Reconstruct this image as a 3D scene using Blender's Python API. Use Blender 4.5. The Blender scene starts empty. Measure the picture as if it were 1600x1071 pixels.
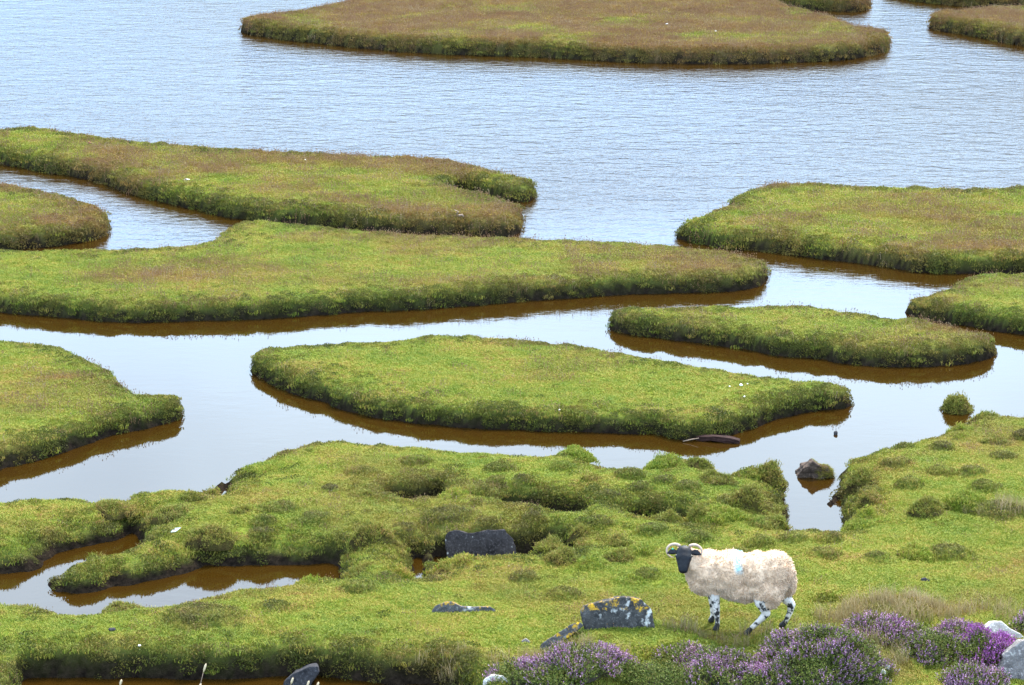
import bpy, bmesh, math, random
import numpy as np
from mathutils import Vector, Matrix, Quaternion, noise as mnoise

# ------------------------------------------------------------------ camera
SC = bpy.context.scene
COL = SC.collection
FPX, CU, CV = 4444.4, 800.0, 535.5          # 100 mm lens on a 36 mm sensor, 1600 px wide
PITCH = math.radians(14.5)
CAM_H = 8.6
cam_d = bpy.data.cameras.new('camera'); cam = bpy.data.objects.new('camera', cam_d); COL.objects.link(cam)
cam_d.lens = 100.0; cam_d.sensor_width = 36.0; cam_d.clip_end = 6000; cam_d.clip_start = 0.5
cam.location = (0, 0, CAM_H); cam.rotation_euler = (math.pi/2 - PITCH, 0, 0)
SC.camera = cam

# ------------------------------------------------------------------ sky, sun, exposure
SUN_EL, SUN_ROT = math.radians(54), math.radians(24)
W = bpy.data.worlds.new('World'); SC.world = W; W.use_nodes = True
wn = W.node_tree.nodes; wl = W.node_tree.links; wn.clear()
sky = wn.new('ShaderNodeTexSky'); sky.sky_type = 'NISHITA'; sky.sun_disc = False
sky.sun_elevation = SUN_EL; sky.sun_rotation = SUN_ROT
sky.air_density = 1.0; sky.dust_density = .7; sky.ozone_density = 2.5
tc = wn.new('ShaderNodeTexCoord'); mp = wn.new('ShaderNodeMapping'); mp.inputs['Scale'].default_value = (1, 1, 2.6)
cn = wn.new('ShaderNodeTexNoise'); cn.inputs['Scale'].default_value = 2.6; cn.inputs['Detail'].default_value = 7; cn.inputs['Roughness'].default_value = .58
cr = wn.new('ShaderNodeMapRange'); cr.inputs[1].default_value = .34; cr.inputs[2].default_value = .66; cr.inputs[3].default_value = .45; cr.inputs[4].default_value = .95
mx = wn.new('ShaderNodeMix'); mx.data_type = 'RGBA'
sxyz = wn.new('ShaderNodeSeparateXYZ'); wl.new(tc.outputs['Generated'], sxyz.inputs[0])
cl = wn.new('ShaderNodeValToRGB'); el_ = cl.color_ramp.elements            # bright overcast: cloud whiter and brighter with height
el_[0].position = .11; el_[0].color = (.17, .44, .93, 1); el_[1].position = .9; el_[1].color = (.46, .58, .74, 1); e3 = el_.new(.28); e3.color = (.66, .84, 1., 1)
wl.new(sxyz.outputs['Z'], cl.inputs[0])
cm = wn.new('ShaderNodeVectorMath'); cm.operation = 'SCALE'; cm.inputs['Scale'].default_value = 18.; wl.new(cl.outputs[0], cm.inputs[0]); wl.new(cm.outputs[0], mx.inputs['B'])
bg = wn.new('ShaderNodeBackground'); bg.inputs['Strength'].default_value = .11
wo = wn.new('ShaderNodeOutputWorld')
wl.new(tc.outputs['Generated'], mp.inputs['Vector']); wl.new(mp.outputs[0], cn.inputs['Vector']); wl.new(cn.outputs['Fac'], cr.inputs[0])
wl.new(cr.outputs[0], mx.inputs['Factor']); wl.new(sky.outputs[0], mx.inputs['A']); wl.new(mx.outputs['Result'], bg.inputs['Color']); wl.new(bg.outputs[0], wo.inputs[0])

sd_ = bpy.data.lights.new('sun', 'SUN'); sun = bpy.data.objects.new('sun', sd_); COL.objects.link(sun)
sd_.energy = 4.2; sd_.angle = math.radians(16); sd_.color = (1, .94, .84)
sdir = Vector((math.sin(SUN_ROT)*math.cos(SUN_EL), math.cos(SUN_ROT)*math.cos(SUN_EL), math.sin(SUN_EL)))
sun.rotation_euler = sdir.to_track_quat('Z', 'Y').to_euler()
SC.view_settings.view_transform = 'Standard'; SC.view_settings.look = 'None'
SC.view_settings.exposure = 1.55; SC.view_settings.gamma = 1; SC.view_settings.use_curve_mapping = False
SC.cycles.max_bounces = 6; SC.cycles.diffuse_bounces = 2; SC.cycles.glossy_bounces = 3
SC.cycles.transparent_max_bounces = 4; SC.cycles.transmission_bounces = 3

# ------------------------------------------------------------------ helpers
rng = np.random.default_rng(7)
random.seed(7)
H = 0.25                                        # height of the turf above the water

def ray(u, v):
    a, b = (u-CU), (CV-v)
    return np.array([a, FPX*math.cos(PITCH)+b*math.sin(PITCH), -FPX*math.sin(PITCH)+b*math.cos(PITCH)])
def at(u, v, z=H):                              # the point of height z seen in that direction
    d = ray(u, v); t = (z-CAM_H)/d[2]
    return np.array([d[0]*t, d[1]*t, z])
def ppm(p):                                     # photo pixels per metre at a point
    return FPX/math.sqrt(p[0]**2+p[1]**2+(p[2]-CAM_H)**2)

def hash2(ix, iy, s):
    n = (ix*374761393 + iy*668265263 + s*1442695041) & 0xFFFFFFFF
    n = ((n ^ (n >> 13))*1274126177) & 0xFFFFFFFF
    return ((n ^ (n >> 16)) & 0xFFFF)/65535.0
def vnoise(x, y, s=0):
    ix = np.floor(x).astype(np.int64); iy = np.floor(y).astype(np.int64)
    fx = x-ix; fy = y-iy; fx = fx*fx*(3-2*fx); fy = fy*fy*(3-2*fy)
    a = hash2(ix, iy, s); b = hash2(ix+1, iy, s); c = hash2(ix, iy+1, s); d = hash2(ix+1, iy+1, s)
    return (a*(1-fx)+b*fx)*(1-fy)+(c*(1-fx)+d*fx)*fy
def fbm(x, y, s=0, o=3):
    r = 0; a = .5; t = 0
    for k in range(o):
        r = r+a*vnoise(x*2**k+17.3*k, y*2**k-9.1*k, s+k); t += a; a *= .5
    return r/t
def sstep(a, b, x):
    t = np.clip((x-a)/(b-a), 0, 1); return t*t*(3-2*t)

def smooth_poly(P, n=5):                        # closed Catmull-Rom
    P = np.asarray(P); out = []; N = len(P)
    for i in range(N):
        p0, p1, p2, p3 = P[i-1], P[i], P[(i+1) % N], P[(i+2) % N]
        for k in range(n):
            t = k/n
            out.append(.5*((2*p1)+(-p0+p2)*t+(2*p0-5*p1+4*p2-p3)*t*t+(-p0+3*p1-3*p2+p3)*t**3))
    return np.array(out)
def sdf(X, Y, P):                               # >0 inside
    d2 = np.full(X.shape, 1e9); ins = np.zeros(X.shape, bool); N = len(P)
    for i in range(N):
        a = P[i]; b = P[(i+1) % N]; ex, ey = b-a; L = ex*ex+ey*ey+1e-12
        wx = X-a[0]; wy = Y-a[1]; t = np.clip((wx*ex+wy*ey)/L, 0, 1)
        d2 = np.minimum(d2, (wx-ex*t)**2+(wy-ey*t)**2)
        c = ((a[1] <= Y) & (b[1] > Y)) | ((b[1] <= Y) & (a[1] > Y))
        if abs(ey) > 1e-12:
            ins ^= c & (X < a[0]+(Y-a[1])/ey*ex)
    d = np.sqrt(d2); return np.where(ins, d, -d)
def world_poly(pts, h=H, n=5, taper=False):     # (u, v, 't'|'b'): seen turf edge or seen water line
    out = []
    for i, p in enumerate(pts):
        z = h*.85 if p[2] == 't' else 0.
        if taper and p[2] == 't':               # the bank gets lower where the island runs out in a tip
            gap = 1e9
            for k in range(len(pts)):
                a, b = pts[k], pts[(k+1) % len(pts)]
                if a[2] == 'b' and b[2] == 'b' and min(a[0], b[0]) <= p[0] <= max(a[0], b[0]) and a[0] != b[0]:
                    vb = a[1]+(b[1]-a[1])*(p[0]-a[0])/(b[0]-a[0])
                    if vb > p[1]: gap = min(gap, vb-p[1])
            if gap > 1e8: gap = 4.
            z = min(z, .5*gap/ppm(at(p[0], p[1], 0)))
        out.append(at(p[0], p[1], z)[:2])
    return smooth_poly(out, n)
def tb(s, k):                                   # "u,v u,v" -> list with the flag k
    return [(float(a.split(',')[0]), float(a.split(',')[1]), k) for a in s.split()]

def props(o, label=None, cat=None, group=None, kind=None):
    if label: o['label'] = label
    if cat: o['category'] = cat
    if group: o['group'] = group
    if kind: o['kind'] = kind
    return o
def mesh_obj(name, verts, faces, mats=(), parent=None, smooth=True, loc=None, face_mat=None):
    me = bpy.data.meshes.new(name)
    if isinstance(verts, np.ndarray) and isinstance(faces, np.ndarray):
        nv, nf, k = len(verts), len(faces), faces.shape[1]
        me.vertices.add(nv); me.vertices.foreach_set('co', verts.astype(np.float32).ravel())
        me.loops.add(nf*k); me.loops.foreach_set('vertex_index', faces.astype(np.int32).ravel())
        me.polygons.add(nf); me.polygons.foreach_set('loop_start', (np.arange(nf)*k).astype(np.int32))
        me.polygons.foreach_set('loop_total', np.full(nf, k, np.int32))
        me.update(calc_edges=True); me.validate()
    else:
        me.from_pydata([tuple(v) for v in verts], [], [tuple(f) for f in faces]); me.update()
    for m in (mats if isinstance(mats, (list, tuple)) else [mats]): me.materials.append(m)
    if face_mat is not None: me.polygons.foreach_set('material_index', np.asarray(face_mat, np.int32))
    if smooth: me.polygons.foreach_set('use_smooth', np.ones(len(me.polygons), bool))
    o = bpy.data.objects.new(name, me); COL.objects.link(o)
    if parent is not None: o.parent = parent
    if loc is not None: o.location = loc
    return o
def empty(name, loc=(0, 0, 0), rz=0.):
    o = bpy.data.objects.new(name, None); COL.objects.link(o); o.location = loc; o.rotation_euler = (0, 0, rz); o.empty_display_size = .1
    return o

# ------------------------------------------------------------------ materials
def mat(name):
    m = bpy.data.materials.new(name); m.use_nodes = True
    nt = m.node_tree; b = nt.nodes['Principled BSDF']
    return m, nt, b
def N(nt, t, **kw):
    n = nt.nodes.new(t)
    for k, v in kw.items():
        if k in n.inputs: n.inputs[k].default_value = v
        else: setattr(n, k, v)
    return n
def ramp(nt, stops, interp='LINEAR'):
    r = nt.nodes.new('ShaderNodeValToRGB'); r.color_ramp.interpolation = interp
    el = r.color_ramp.elements
    while len(el) < len(stops): el.new(.5)
    for e, (p, c) in zip(el, stops): e.position = p; e.color = (*c, 1)
    return r
def mixc(nt, fac, a, b):
    m = nt.nodes.new('ShaderNodeMix'); m.data_type = 'RGBA'
    for s, x in (('Factor', fac), ('A', a), ('B', b)):
        if isinstance(x, bpy.types.NodeSocket): nt.links.new(x, m.inputs[s])
        elif s == 'Factor': m.inputs[s].default_value = x
        else: m.inputs[s].default_value = (*x, 1)
    return m.outputs['Result']
def math_(nt, op, a, b=0., clamp=False):
    m = nt.nodes.new('ShaderNodeMath'); m.operation = op; m.use_clamp = clamp
    for i, x in enumerate((a, b)):
        if isinstance(x, bpy.types.NodeSocket): nt.links.new(x, m.inputs[i])
        else: m.inputs[i].default_value = x
    return m.outputs[0]
def maprange(nt, x, a, b, c=0., d=1.):
    m = nt.nodes.new('ShaderNodeMapRange'); nt.links.new(x, m.inputs[0])
    for i, v in enumerate((a, b, c, d)): m.inputs[i+1].default_value = v
    return m.outputs[0]
def noise_(nt, scale, detail=3, rough=.55, vec=None):
    n = N(nt, 'ShaderNodeTexNoise', Scale=scale, Detail=detail, Roughness=rough)
    if vec is not None: nt.links.new(vec, n.inputs['Vector'])
    return n.outputs['Fac']
def attr(nt, name, typ='GEOMETRY'):
    a = nt.nodes.new('ShaderNodeAttribute'); a.attribute_name = name; a.attribute_type = typ
    return a.outputs['Fac']

GREEN_A, GREEN_B, GREEN_C = (.085, .14, .016), (.14, .18, .021), (.045, .10, .013)
STRAW, PINKBR, DKBR = (.27, .22, .06), (.19, .105, .05), (.06, .055, .018)

def turf_material():
    m, nt, b = mat('turf')
    pos = N(nt, 'ShaderNodeNewGeometry').outputs['Position']
    n1 = noise_(nt, 1.1, 4, .6, pos); n2 = noise_(nt, 16, 4, .7, pos); n3 = noise_(nt, 70, 3, .7, pos)
    c = mixc(nt, maprange(nt, n1, .35, .65), GREEN_A, GREEN_B)
    c = mixc(nt, maprange(nt, n2, .45, .7), c, GREEN_C)
    c = mixc(nt, maprange(nt, n3, .5, .75), c, STRAW)
    c = mixc(nt, math_(nt, 'MULTIPLY', attr(nt, 'brown'), .8, True), c, PINKBR)
    c = mixc(nt, math_(nt, 'MULTIPLY', attr(nt, 'rough'), .75, True), c, DKBR)
    soil = mixc(nt, maprange(nt, n2, .35, .7), (.007, .0055, .0045), (.028, .020, .014))
    c = mixc(nt, attr(nt, 'soil'), c, soil)
    nt.links.new(c, b.inputs['Base Color']); b.inputs['Roughness'].default_value = 1.; b.inputs['Specular IOR Level'].default_value = 0.
    bp = N(nt, 'ShaderNodeBump', Strength=.9, Distance=.03); nt.links.new(noise_(nt, 38, 4, .7, pos), bp.inputs['Height']); nt.links.new(bp.outputs[0], b.inputs['Normal'])
    return m
def blade_material(name, stops, brown=True, big=1.3, transl=.25):
    m, nt, b = mat(name)
    pos = N(nt, 'ShaderNodeNewGeometry').outputs['Position']
    rnd = nt.nodes.new('ShaderNodeObjectInfo').outputs['Random']
    n1 = noise_(nt, big, 4, .62, pos); n2 = noise_(nt, 7, 2, .6, pos)
    f = math_(nt, 'ADD', math_(nt, 'ADD', math_(nt, 'MULTIPLY', rnd, .22), math_(nt, 'MULTIPLY', attr(nt, 'tone'), .42)), math_(nt, 'ADD', math_(nt, 'MULTIPLY', maprange(nt, n1, .33, .67), .36), math_(nt, 'MULTIPLY', maprange(nt, n2, .3, .7), .16)))
    r = ramp(nt, stops); nt.links.new(f, r.inputs[0]); c = r.outputs[0]
    if brown:
        bf = math_(nt, 'MULTIPLY', attr(nt, 'brown', 'INSTANCER'), math_(nt, 'ADD', math_(nt, 'MULTIPLY', rnd, .7), .55), True)
        pr = ramp(nt, [(0, (.15, .068, .02)), (.5, (.22, .12, .03)), (1, (.29, .18, .045))]); nt.links.new(math_(nt, 'FRACT', math_(nt, 'MULTIPLY', rnd, 7.3)), pr.inputs[0])
        c = mixc(nt, bf, c, pr.outputs[0])
        c = mixc(nt, math_(nt, 'MULTIPLY', attr(nt, 'rough', 'INSTANCER'), math_(nt, 'ADD', math_(nt, 'FRACT', math_(nt, 'MULTIPLY', rnd, 3.7)), .15), True), c, (.075, .062, .022))
    nt.links.new(c, b.inputs['Base Color']); b.inputs['Roughness'].default_value = .7; b.inputs['Specular IOR Level'].default_value = .2
    tr = N(nt, 'ShaderNodeBsdfTranslucent'); nt.links.new(c, tr.inputs['Color'])
    ms = N(nt, 'ShaderNodeMixShader'); ms.inputs[0].default_value = transl
    out = nt.nodes['Material Output']
    nt.links.new(b.outputs[0], ms.inputs[1]); nt.links.new(tr.outputs[0], ms.inputs[2]); nt.links.new(ms.outputs[0], out.inputs[0])
    return m
M = {}
M['turf'] = turf_material()
M['blade'] = blade_material('grass_blade', [(0, (.032, .085, .010)), (.2, (.076, .15, .012)), (.48, (.15, .205, .017)), (.7, (.235, .245, .026)), (.88, (.32, .235, .045)), (1, (.23, .105, .04))])
M['bank'] = blade_material('bank_leaf', [(0, (.008, .014, .003)), (.3, (.028, .047, .005)), (.55, (.085, .11, .009)), (.8, (.165, .15, .015)), (1, (.11, .055, .016))], big=2.2)
M['seed'] = blade_material('seed_head', [(0, (.15, .065, .038)), (.4, (.20, .10, .055)), (.75, (.26, .16, .08)), (1, (.35, .27, .16))], brown=False)
M['dry'] = blade_material('dry_grass', [(0, (.11, .13, .035)), (.35, (.19, .17, .06)), (.7, (.28, .21, .1)), (1, (.34, .25, .15))], brown=False)
M['tussock'] = blade_material('tussock_blade', [(0, (.04, .055, .007)), (.3, (.085, .11, .011)), (.6, (.155, .17, .018)), (.85, (.20, .14, .032)), (1, (.14, .075, .026))], brown=False, big=4)

def simple(name, col, rough=.8, var=.35, scale=12, spec=.3, bump=.4, bscale=40):
    m, nt, b = mat(name)
    tcx = nt.nodes.new('ShaderNodeTexCoord').outputs['Object']
    n = noise_(nt, scale, 5, .65, tcx)
    c = mixc(nt, maprange(nt, n, .3, .7), tuple(x*(1-var) for x in col), tuple(min(1, x*(1+var)) for x in col))
    nt.links.new(c, b.inputs['Base Color']); b.inputs['Roughness'].default_value = rough; b.inputs['Specular IOR Level'].default_value = spec
    bp = N(nt, 'ShaderNodeBump', Strength=bump, Distance=.01); nt.links.new(noise_(nt, bscale, 4, .6, tcx), bp.inputs['Height']); nt.links.new(bp.outputs[0], b.inputs['Normal'])
    return m
def stone_material(name, base, dark, lichen=0., white=0., zo=.2, off=0.):
    m, nt, b = mat(name)
    ob = nt.nodes.new('ShaderNodeTexCoord').outputs['Object']
    va = N(nt, 'ShaderNodeVectorMath', operation='ADD'); nt.links.new(ob, va.inputs[0]); va.inputs[1].default_value = (off, off*.7, off*1.3); ob2 = va.outputs[0]
    n = noise_(nt, 9, 6, .7, ob2); n2 = noise_(nt, 45, 4, .7, ob2)
    c = mixc(nt, maprange(nt, n, .32, .68), dark, base)
    c = mixc(nt, maprange(nt, n2, .52, .72), c, tuple(x*1.9 for x in base))
    sx = N(nt, 'ShaderNodeSeparateXYZ'); nt.links.new(ob, sx.inputs[0])
    if white:
        w = noise_(nt, 11, 4, .55, ob2); c = mixc(nt, maprange(nt, w, .70-white*.1, .80-white*.1), c, (.5, .49, .45))
    if lichen:
        y = noise_(nt, 17, 6, .68, ob2)
        y = math_(nt, 'ADD', y, maprange(nt, sx.outputs['Z'], zo-.12, zo, -.22, .1*lichen))
        c = mixc(nt, maprange(nt, y, .645, .745), c, (.52, .30, .025))
    nt.links.new(c, b.inputs['Base Color']); b.inputs['Roughness'].default_value = .95; b.inputs['Specular IOR Level'].default_value = .06
    bp = N(nt, 'ShaderNodeBump', Strength=.8, Distance=.02); nt.links.new(noise_(nt, 24, 6, .7, ob2), bp.inputs['Height']); nt.links.new(bp.outputs[0], b.inputs['Normal'])
    return m

def water_material():
    m, nt, b = mat('water')
    pos = N(nt, 'ShaderNodeNewGeometry').outputs['Position']
    sp = N(nt, 'ShaderNodeSeparateXYZ'); nt.links.new(pos, sp.inputs[0])
    mpn = N(nt, 'ShaderNodeMapping'); mpn.inputs['Scale'].default_value = (.75, 1.25, 1); mpn.inputs['Rotation'].default_value = (0, 0, .22); nt.links.new(pos, mpn.inputs[0])
    r1 = noise_(nt, 4.6, 4, .6, mpn.outputs[0]); r2 = noise_(nt, 1.4, 2, .5, mpn.outputs[0]); patch = noise_(nt, .11, 3, .5, pos)
    # open water beyond the sheltered creeks is ruffled by the wind
    wy = math_(nt, 'ADD', sp.outputs['Y'], math_(nt, 'MULTIPLY', patch, 5.))
    wind = maprange(nt, wy, 36.5, 44.5, .028, 1.)
    hgt = math_(nt, 'ADD', math_(nt, 'MULTIPLY', r1, 1.), math_(nt, 'MULTIPLY', r2, 1.))
    hgt = math_(nt, 'MULTIPLY', hgt, math_(nt, 'MULTIPLY', wind, maprange(nt, patch, .3, .7, .75, 1.15)))
    bp = N(nt, 'ShaderNodeBump', Strength=1., Distance=.024); nt.links.new(hgt, bp.inputs['Height']); nt.links.new(bp.outputs[0], b.inputs['Normal'])
    b.inputs['Base Color'].default_value = (.021, .0100, .0012, 1)      # peat-stained
    b.inputs['Roughness'].default_value = .03; b.inputs['IOR'].default_value = 1.333
    return m
M['water'] = water_material()

# ------------------------------------------------------------------ water
props(mesh_obj('water', [(-1500, -200, 0), (1500, -200, 0), (1500, 4000, 0), (-1500, 4000, 0)], [(0, 1, 2, 3)], M['water'], smooth=False), kind='structure')

# far hills beyond the loch, above the frame, that the ripples mirror
def hills():
    nx, ny = 90, 14; X, Y = np.meshgrid(np.linspace(-1400, 1400, nx), np.linspace(900, 1500, ny))
    r = np.clip((Y-900)/450, 0, 1); Z = np.sin(r*math.pi/2)*(95+120*fbm(X/330., Y/600., 9, 4))-1
    i = np.arange(nx*ny).reshape(ny, nx); F = np.stack([i[:-1, :-1].ravel(), i[:-1, 1:].ravel(), i[1:, 1:].ravel(), i[1:, :-1].ravel()], 1)
    m, nt, b = mat('hill'); pos = N(nt, 'ShaderNodeNewGeometry').outputs['Position']
    nt.links.new(mixc(nt, maprange(nt, noise_(nt, .012, 5, .6, pos), .35, .65), (.055, .075, .06), (.075, .08, .075)), b.inputs['Base Color']); b.inputs['Roughness'].default_value = 1
    props(mesh_obj('hills', np.stack([X.ravel(), Y.ravel(), Z.ravel()], 1), F, m), kind='structure')
hills()

# ------------------------------------------------------------------ scatter (geometry nodes on countless grass)
def scatter_tree():
    g = bpy.data.node_groups.new('scatter', 'GeometryNodeTree'); I = g.interface
    I.new_socket('Geometry', in_out='INPUT', socket_type='NodeSocketGeometry')
    ids = {}
    for nm, ty, dv in (('Surface', 'NodeSocketObject', None), ('Density', 'NodeSocketFloat', 100.), ('Mask', 'NodeSocketString', 'dens'), ('Smin', 'NodeSocketFloat', .7), ('Smax', 'NodeSocketFloat', 1.3), ('Seed', 'NodeSocketInt', 0), ('Up', 'NodeSocketFloat', .6)):
        s = I.new_socket(nm, in_out='INPUT', socket_type=ty); ids[nm] = s.identifier
        if dv is not None: s.default_value = dv
    I.new_socket('Geometry', in_out='OUTPUT', socket_type='NodeSocketGeometry')
    nd = g.nodes; L = g.links.new
    gi = nd.new('NodeGroupInput'); go = nd.new('NodeGroupOutput')
    oi = nd.new('GeometryNodeObjectInfo'); oi.transform_space = 'RELATIVE'; L(gi.outputs['Surface'], oi.inputs['Object'])
    na = nd.new('GeometryNodeInputNamedAttribute'); na.data_type = 'FLOAT'; L(gi.outputs['Mask'], na.inputs['Name'])
    mu = nd.new('ShaderNodeMath'); mu.operation = 'MULTIPLY'; L(gi.outputs['Density'], mu.inputs[0]); L(na.outputs['Attribute'], mu.inputs[1])
    dp = nd.new('GeometryNodeDistributePointsOnFaces'); L(oi.outputs['Geometry'], dp.inputs['Mesh']); L(mu.outputs[0], dp.inputs['Density']); L(gi.outputs['Seed'], dp.inputs['Seed'])
    vm = nd.new('ShaderNodeMix'); vm.data_type = 'VECTOR'; L(gi.outputs['Up'], vm.inputs[0])
    vin = [s for s in vm.inputs if s.type == 'VECTOR']
    L(dp.outputs['Normal'], vin[-2]); vin[-1].default_value = (0, 0, 1)
    al = nd.new('FunctionNodeAlignRotationToVector'); al.axis = 'Z'; L([s for s in vm.outputs if s.type == 'VECTOR'][-1], al.inputs['Vector'])
    rv = nd.new('FunctionNodeRandomValue'); rv.data_type = 'FLOAT'; fo = [s for s in rv.inputs if s.type == 'VALUE']
    fo[0].default_value = 0; fo[1].default_value = 6.283; L(gi.outputs['Seed'], rv.inputs['Seed'])
    cx = nd.new('ShaderNodeCombineXYZ'); L([s for s in rv.outputs if s.type == 'VALUE'][0], cx.inputs['Z'])
    er = nd.new('FunctionNodeEulerToRotation'); L(cx.outputs[0], er.inputs[0])
    rr = nd.new('FunctionNodeRotateRotation'); rr.rotation_space = 'LOCAL'; L(al.outputs[0], rr.inputs[0]); L(er.outputs[0], rr.inputs[1])
    rs = nd.new('FunctionNodeRandomValue'); rs.data_type = 'FLOAT'; fs = [s for s in rs.inputs if s.type == 'VALUE']
    L(gi.outputs['Smin'], fs[0]); L(gi.outputs['Smax'], fs[1]); ad = nd.new('ShaderNodeMath'); ad.operation = 'ADD'; L(gi.outputs['Seed'], ad.inputs[0]); ad.inputs[1].default_value = 5; L(ad.outputs[0], rs.inputs['Seed'])
    ip = nd.new('GeometryNodeInstanceOnPoints'); L(dp.outputs['Points'], ip.inputs['Points']); L(gi.outputs['Geometry'], ip.inputs['Instance']); L(rr.outputs[0], ip.inputs['Rotation']); L([s for s in rs.outputs if s.type == 'VALUE'][0], ip.inputs['Scale'])
    L(ip.outputs[0], go.inputs[0])
    return g, ids
SCAT, SID = scatter_tree()
def scatter(name, tuft, surf, density, mask='dens', smin=.7, smax=1.3, seed=0, up=.6):
    o = bpy.data.objects.new(name, tuft); COL.objects.link(o); o.parent = surf; o['kind'] = 'stuff'
    md = o.modifiers.new('scatter', 'NODES'); md.node_group = SCAT
    for k, v in (('Surface', surf), ('Density', float(density)), ('Mask', mask), ('Smin', smin), ('Smax', smax), ('Seed', seed), ('Up', up)): md[SID[k]] = v
    return o
def tuft_mesh(name, n, rad, hmin, hmax, wid, lean, m, seed, head=0.):
    r = random.Random(seed); V = []; F = []
    for i in range(n):
        a = r.uniform(0, 6.283); q = rad*math.sqrt(r.random()); px, py = q*math.cos(a), q*math.sin(a)
        h = r.uniform(hmin, hmax); az = r.uniform(0, 6.283); le = r.gauss(0, lean)*h; dx, dy = math.cos(az), math.sin(az)
        fx, fy = -dy*wid*r.uniform(.6, 1.3)/2, dx*wid*r.uniform(.6, 1.3)/2
        b = len(V)
        mx_, my_, mz_ = px+dx*le*.35, py+dy*le*.35, h*.6
        tx, ty, tz = px+dx*le, py+dy*le, h
        V += [(px-fx, py-fy, -.012), (px+fx, py+fy, -.012), (mx_+fx*.8, my_+fy*.8, mz_), (mx_-fx*.8, my_-fy*.8, mz_), (tx, ty, tz)]
        F += [(b, b+1, b+2, b+3), (b+3, b+2, b+4)]
        if head:
            b = len(V); s = head*r.uniform(.6, 1.3)
            V += [(tx-s, ty, tz), (tx, ty-s, tz), (tx+s, ty, tz), (tx, ty+s, tz), (tx, ty, tz+s*1.8), (tx, ty, tz-s)]
            F += [(b, b+1, b+4), (b+1, b+2, b+4), (b+2, b+3, b+4), (b+3, b, b+4), (b+1, b, b+5), (b+2, b+1, b+5), (b+3, b+2, b+5), (b, b+3, b+5)]
    me = bpy.data.meshes.new(name); me.from_pydata(V, [], F); me.materials.append(m); me.update(); tone(me, r, 5 if not head else 11)
    return me
def tone(me, r, k):                             # every blade has a shade of its own
    a = me.attributes.new('tone', 'FLOAT', 'POINT'); v = []
    while len(v) < len(me.vertices): v += [r.random()]*k
    a.data.foreach_set('value', v[:len(me.vertices)])
def leaf_mesh(name, n, rad, hgt, size, m, seed):   # low leafy cushion
    r = random.Random(seed); V = []; F = []
    for i in range(n):
        a = r.uniform(0, 6.283); q = rad*math.sqrt(r.random()); z = hgt*(1-(q/rad)**2)*r.uniform(.45, 1.1)
        c = Vector((q*math.cos(a), q*math.sin(a), z)); nrm = Vector((c.x*1.2+r.gauss(0, .03), c.y*1.2+r.gauss(0, .03), hgt*.8+r.uniform(-.02, .04))).normalized()
        t = nrm.orthogonal().normalized(); t.rotate(Quaternion(nrm, r.uniform(0, 6.283))); u = nrm.cross(t); s = size*r.uniform(.6, 1.4)
        b = len(V); V += [tuple(c-t*s), tuple(c+u*s*.45+nrm*s*.15), tuple(c+t*s+nrm*s*.5), tuple(c-u*s*.45+nrm*s*.15)]; F += [(b, b+1, b+2, b+3)]
    me = bpy.data.meshes.new(name); me.from_pydata(V, [], F); me.materials.append(m); me.update(); tone(me, r, 4)
    return me
T = {
 'turf': tuft_mesh('turf_grass', 60, .075, .005, .018, .006, 1.3, M['blade'], 1),
 'turf_far': tuft_mesh('turf_grass_far', 60, .11, .006, .024, .009, 1.3, M['blade'], 2),
 'bank': leaf_mesh('bank_leaves', 80, .065, .026, .0085, M['bank'], 3),
 'bank_far': leaf_mesh('bank_leaves_far', 80, .10, .04, .0125, M['bank'], 4),
 'seed': tuft_mesh('seed_heads', 12, .09, .025, .07, .0028, .45, M['seed'], 5, head=.0045),
 'dry': tuft_mesh('dry_grass', 34, .07, .05, .16, .004, .6, M['dry'], 6),
}

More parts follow.
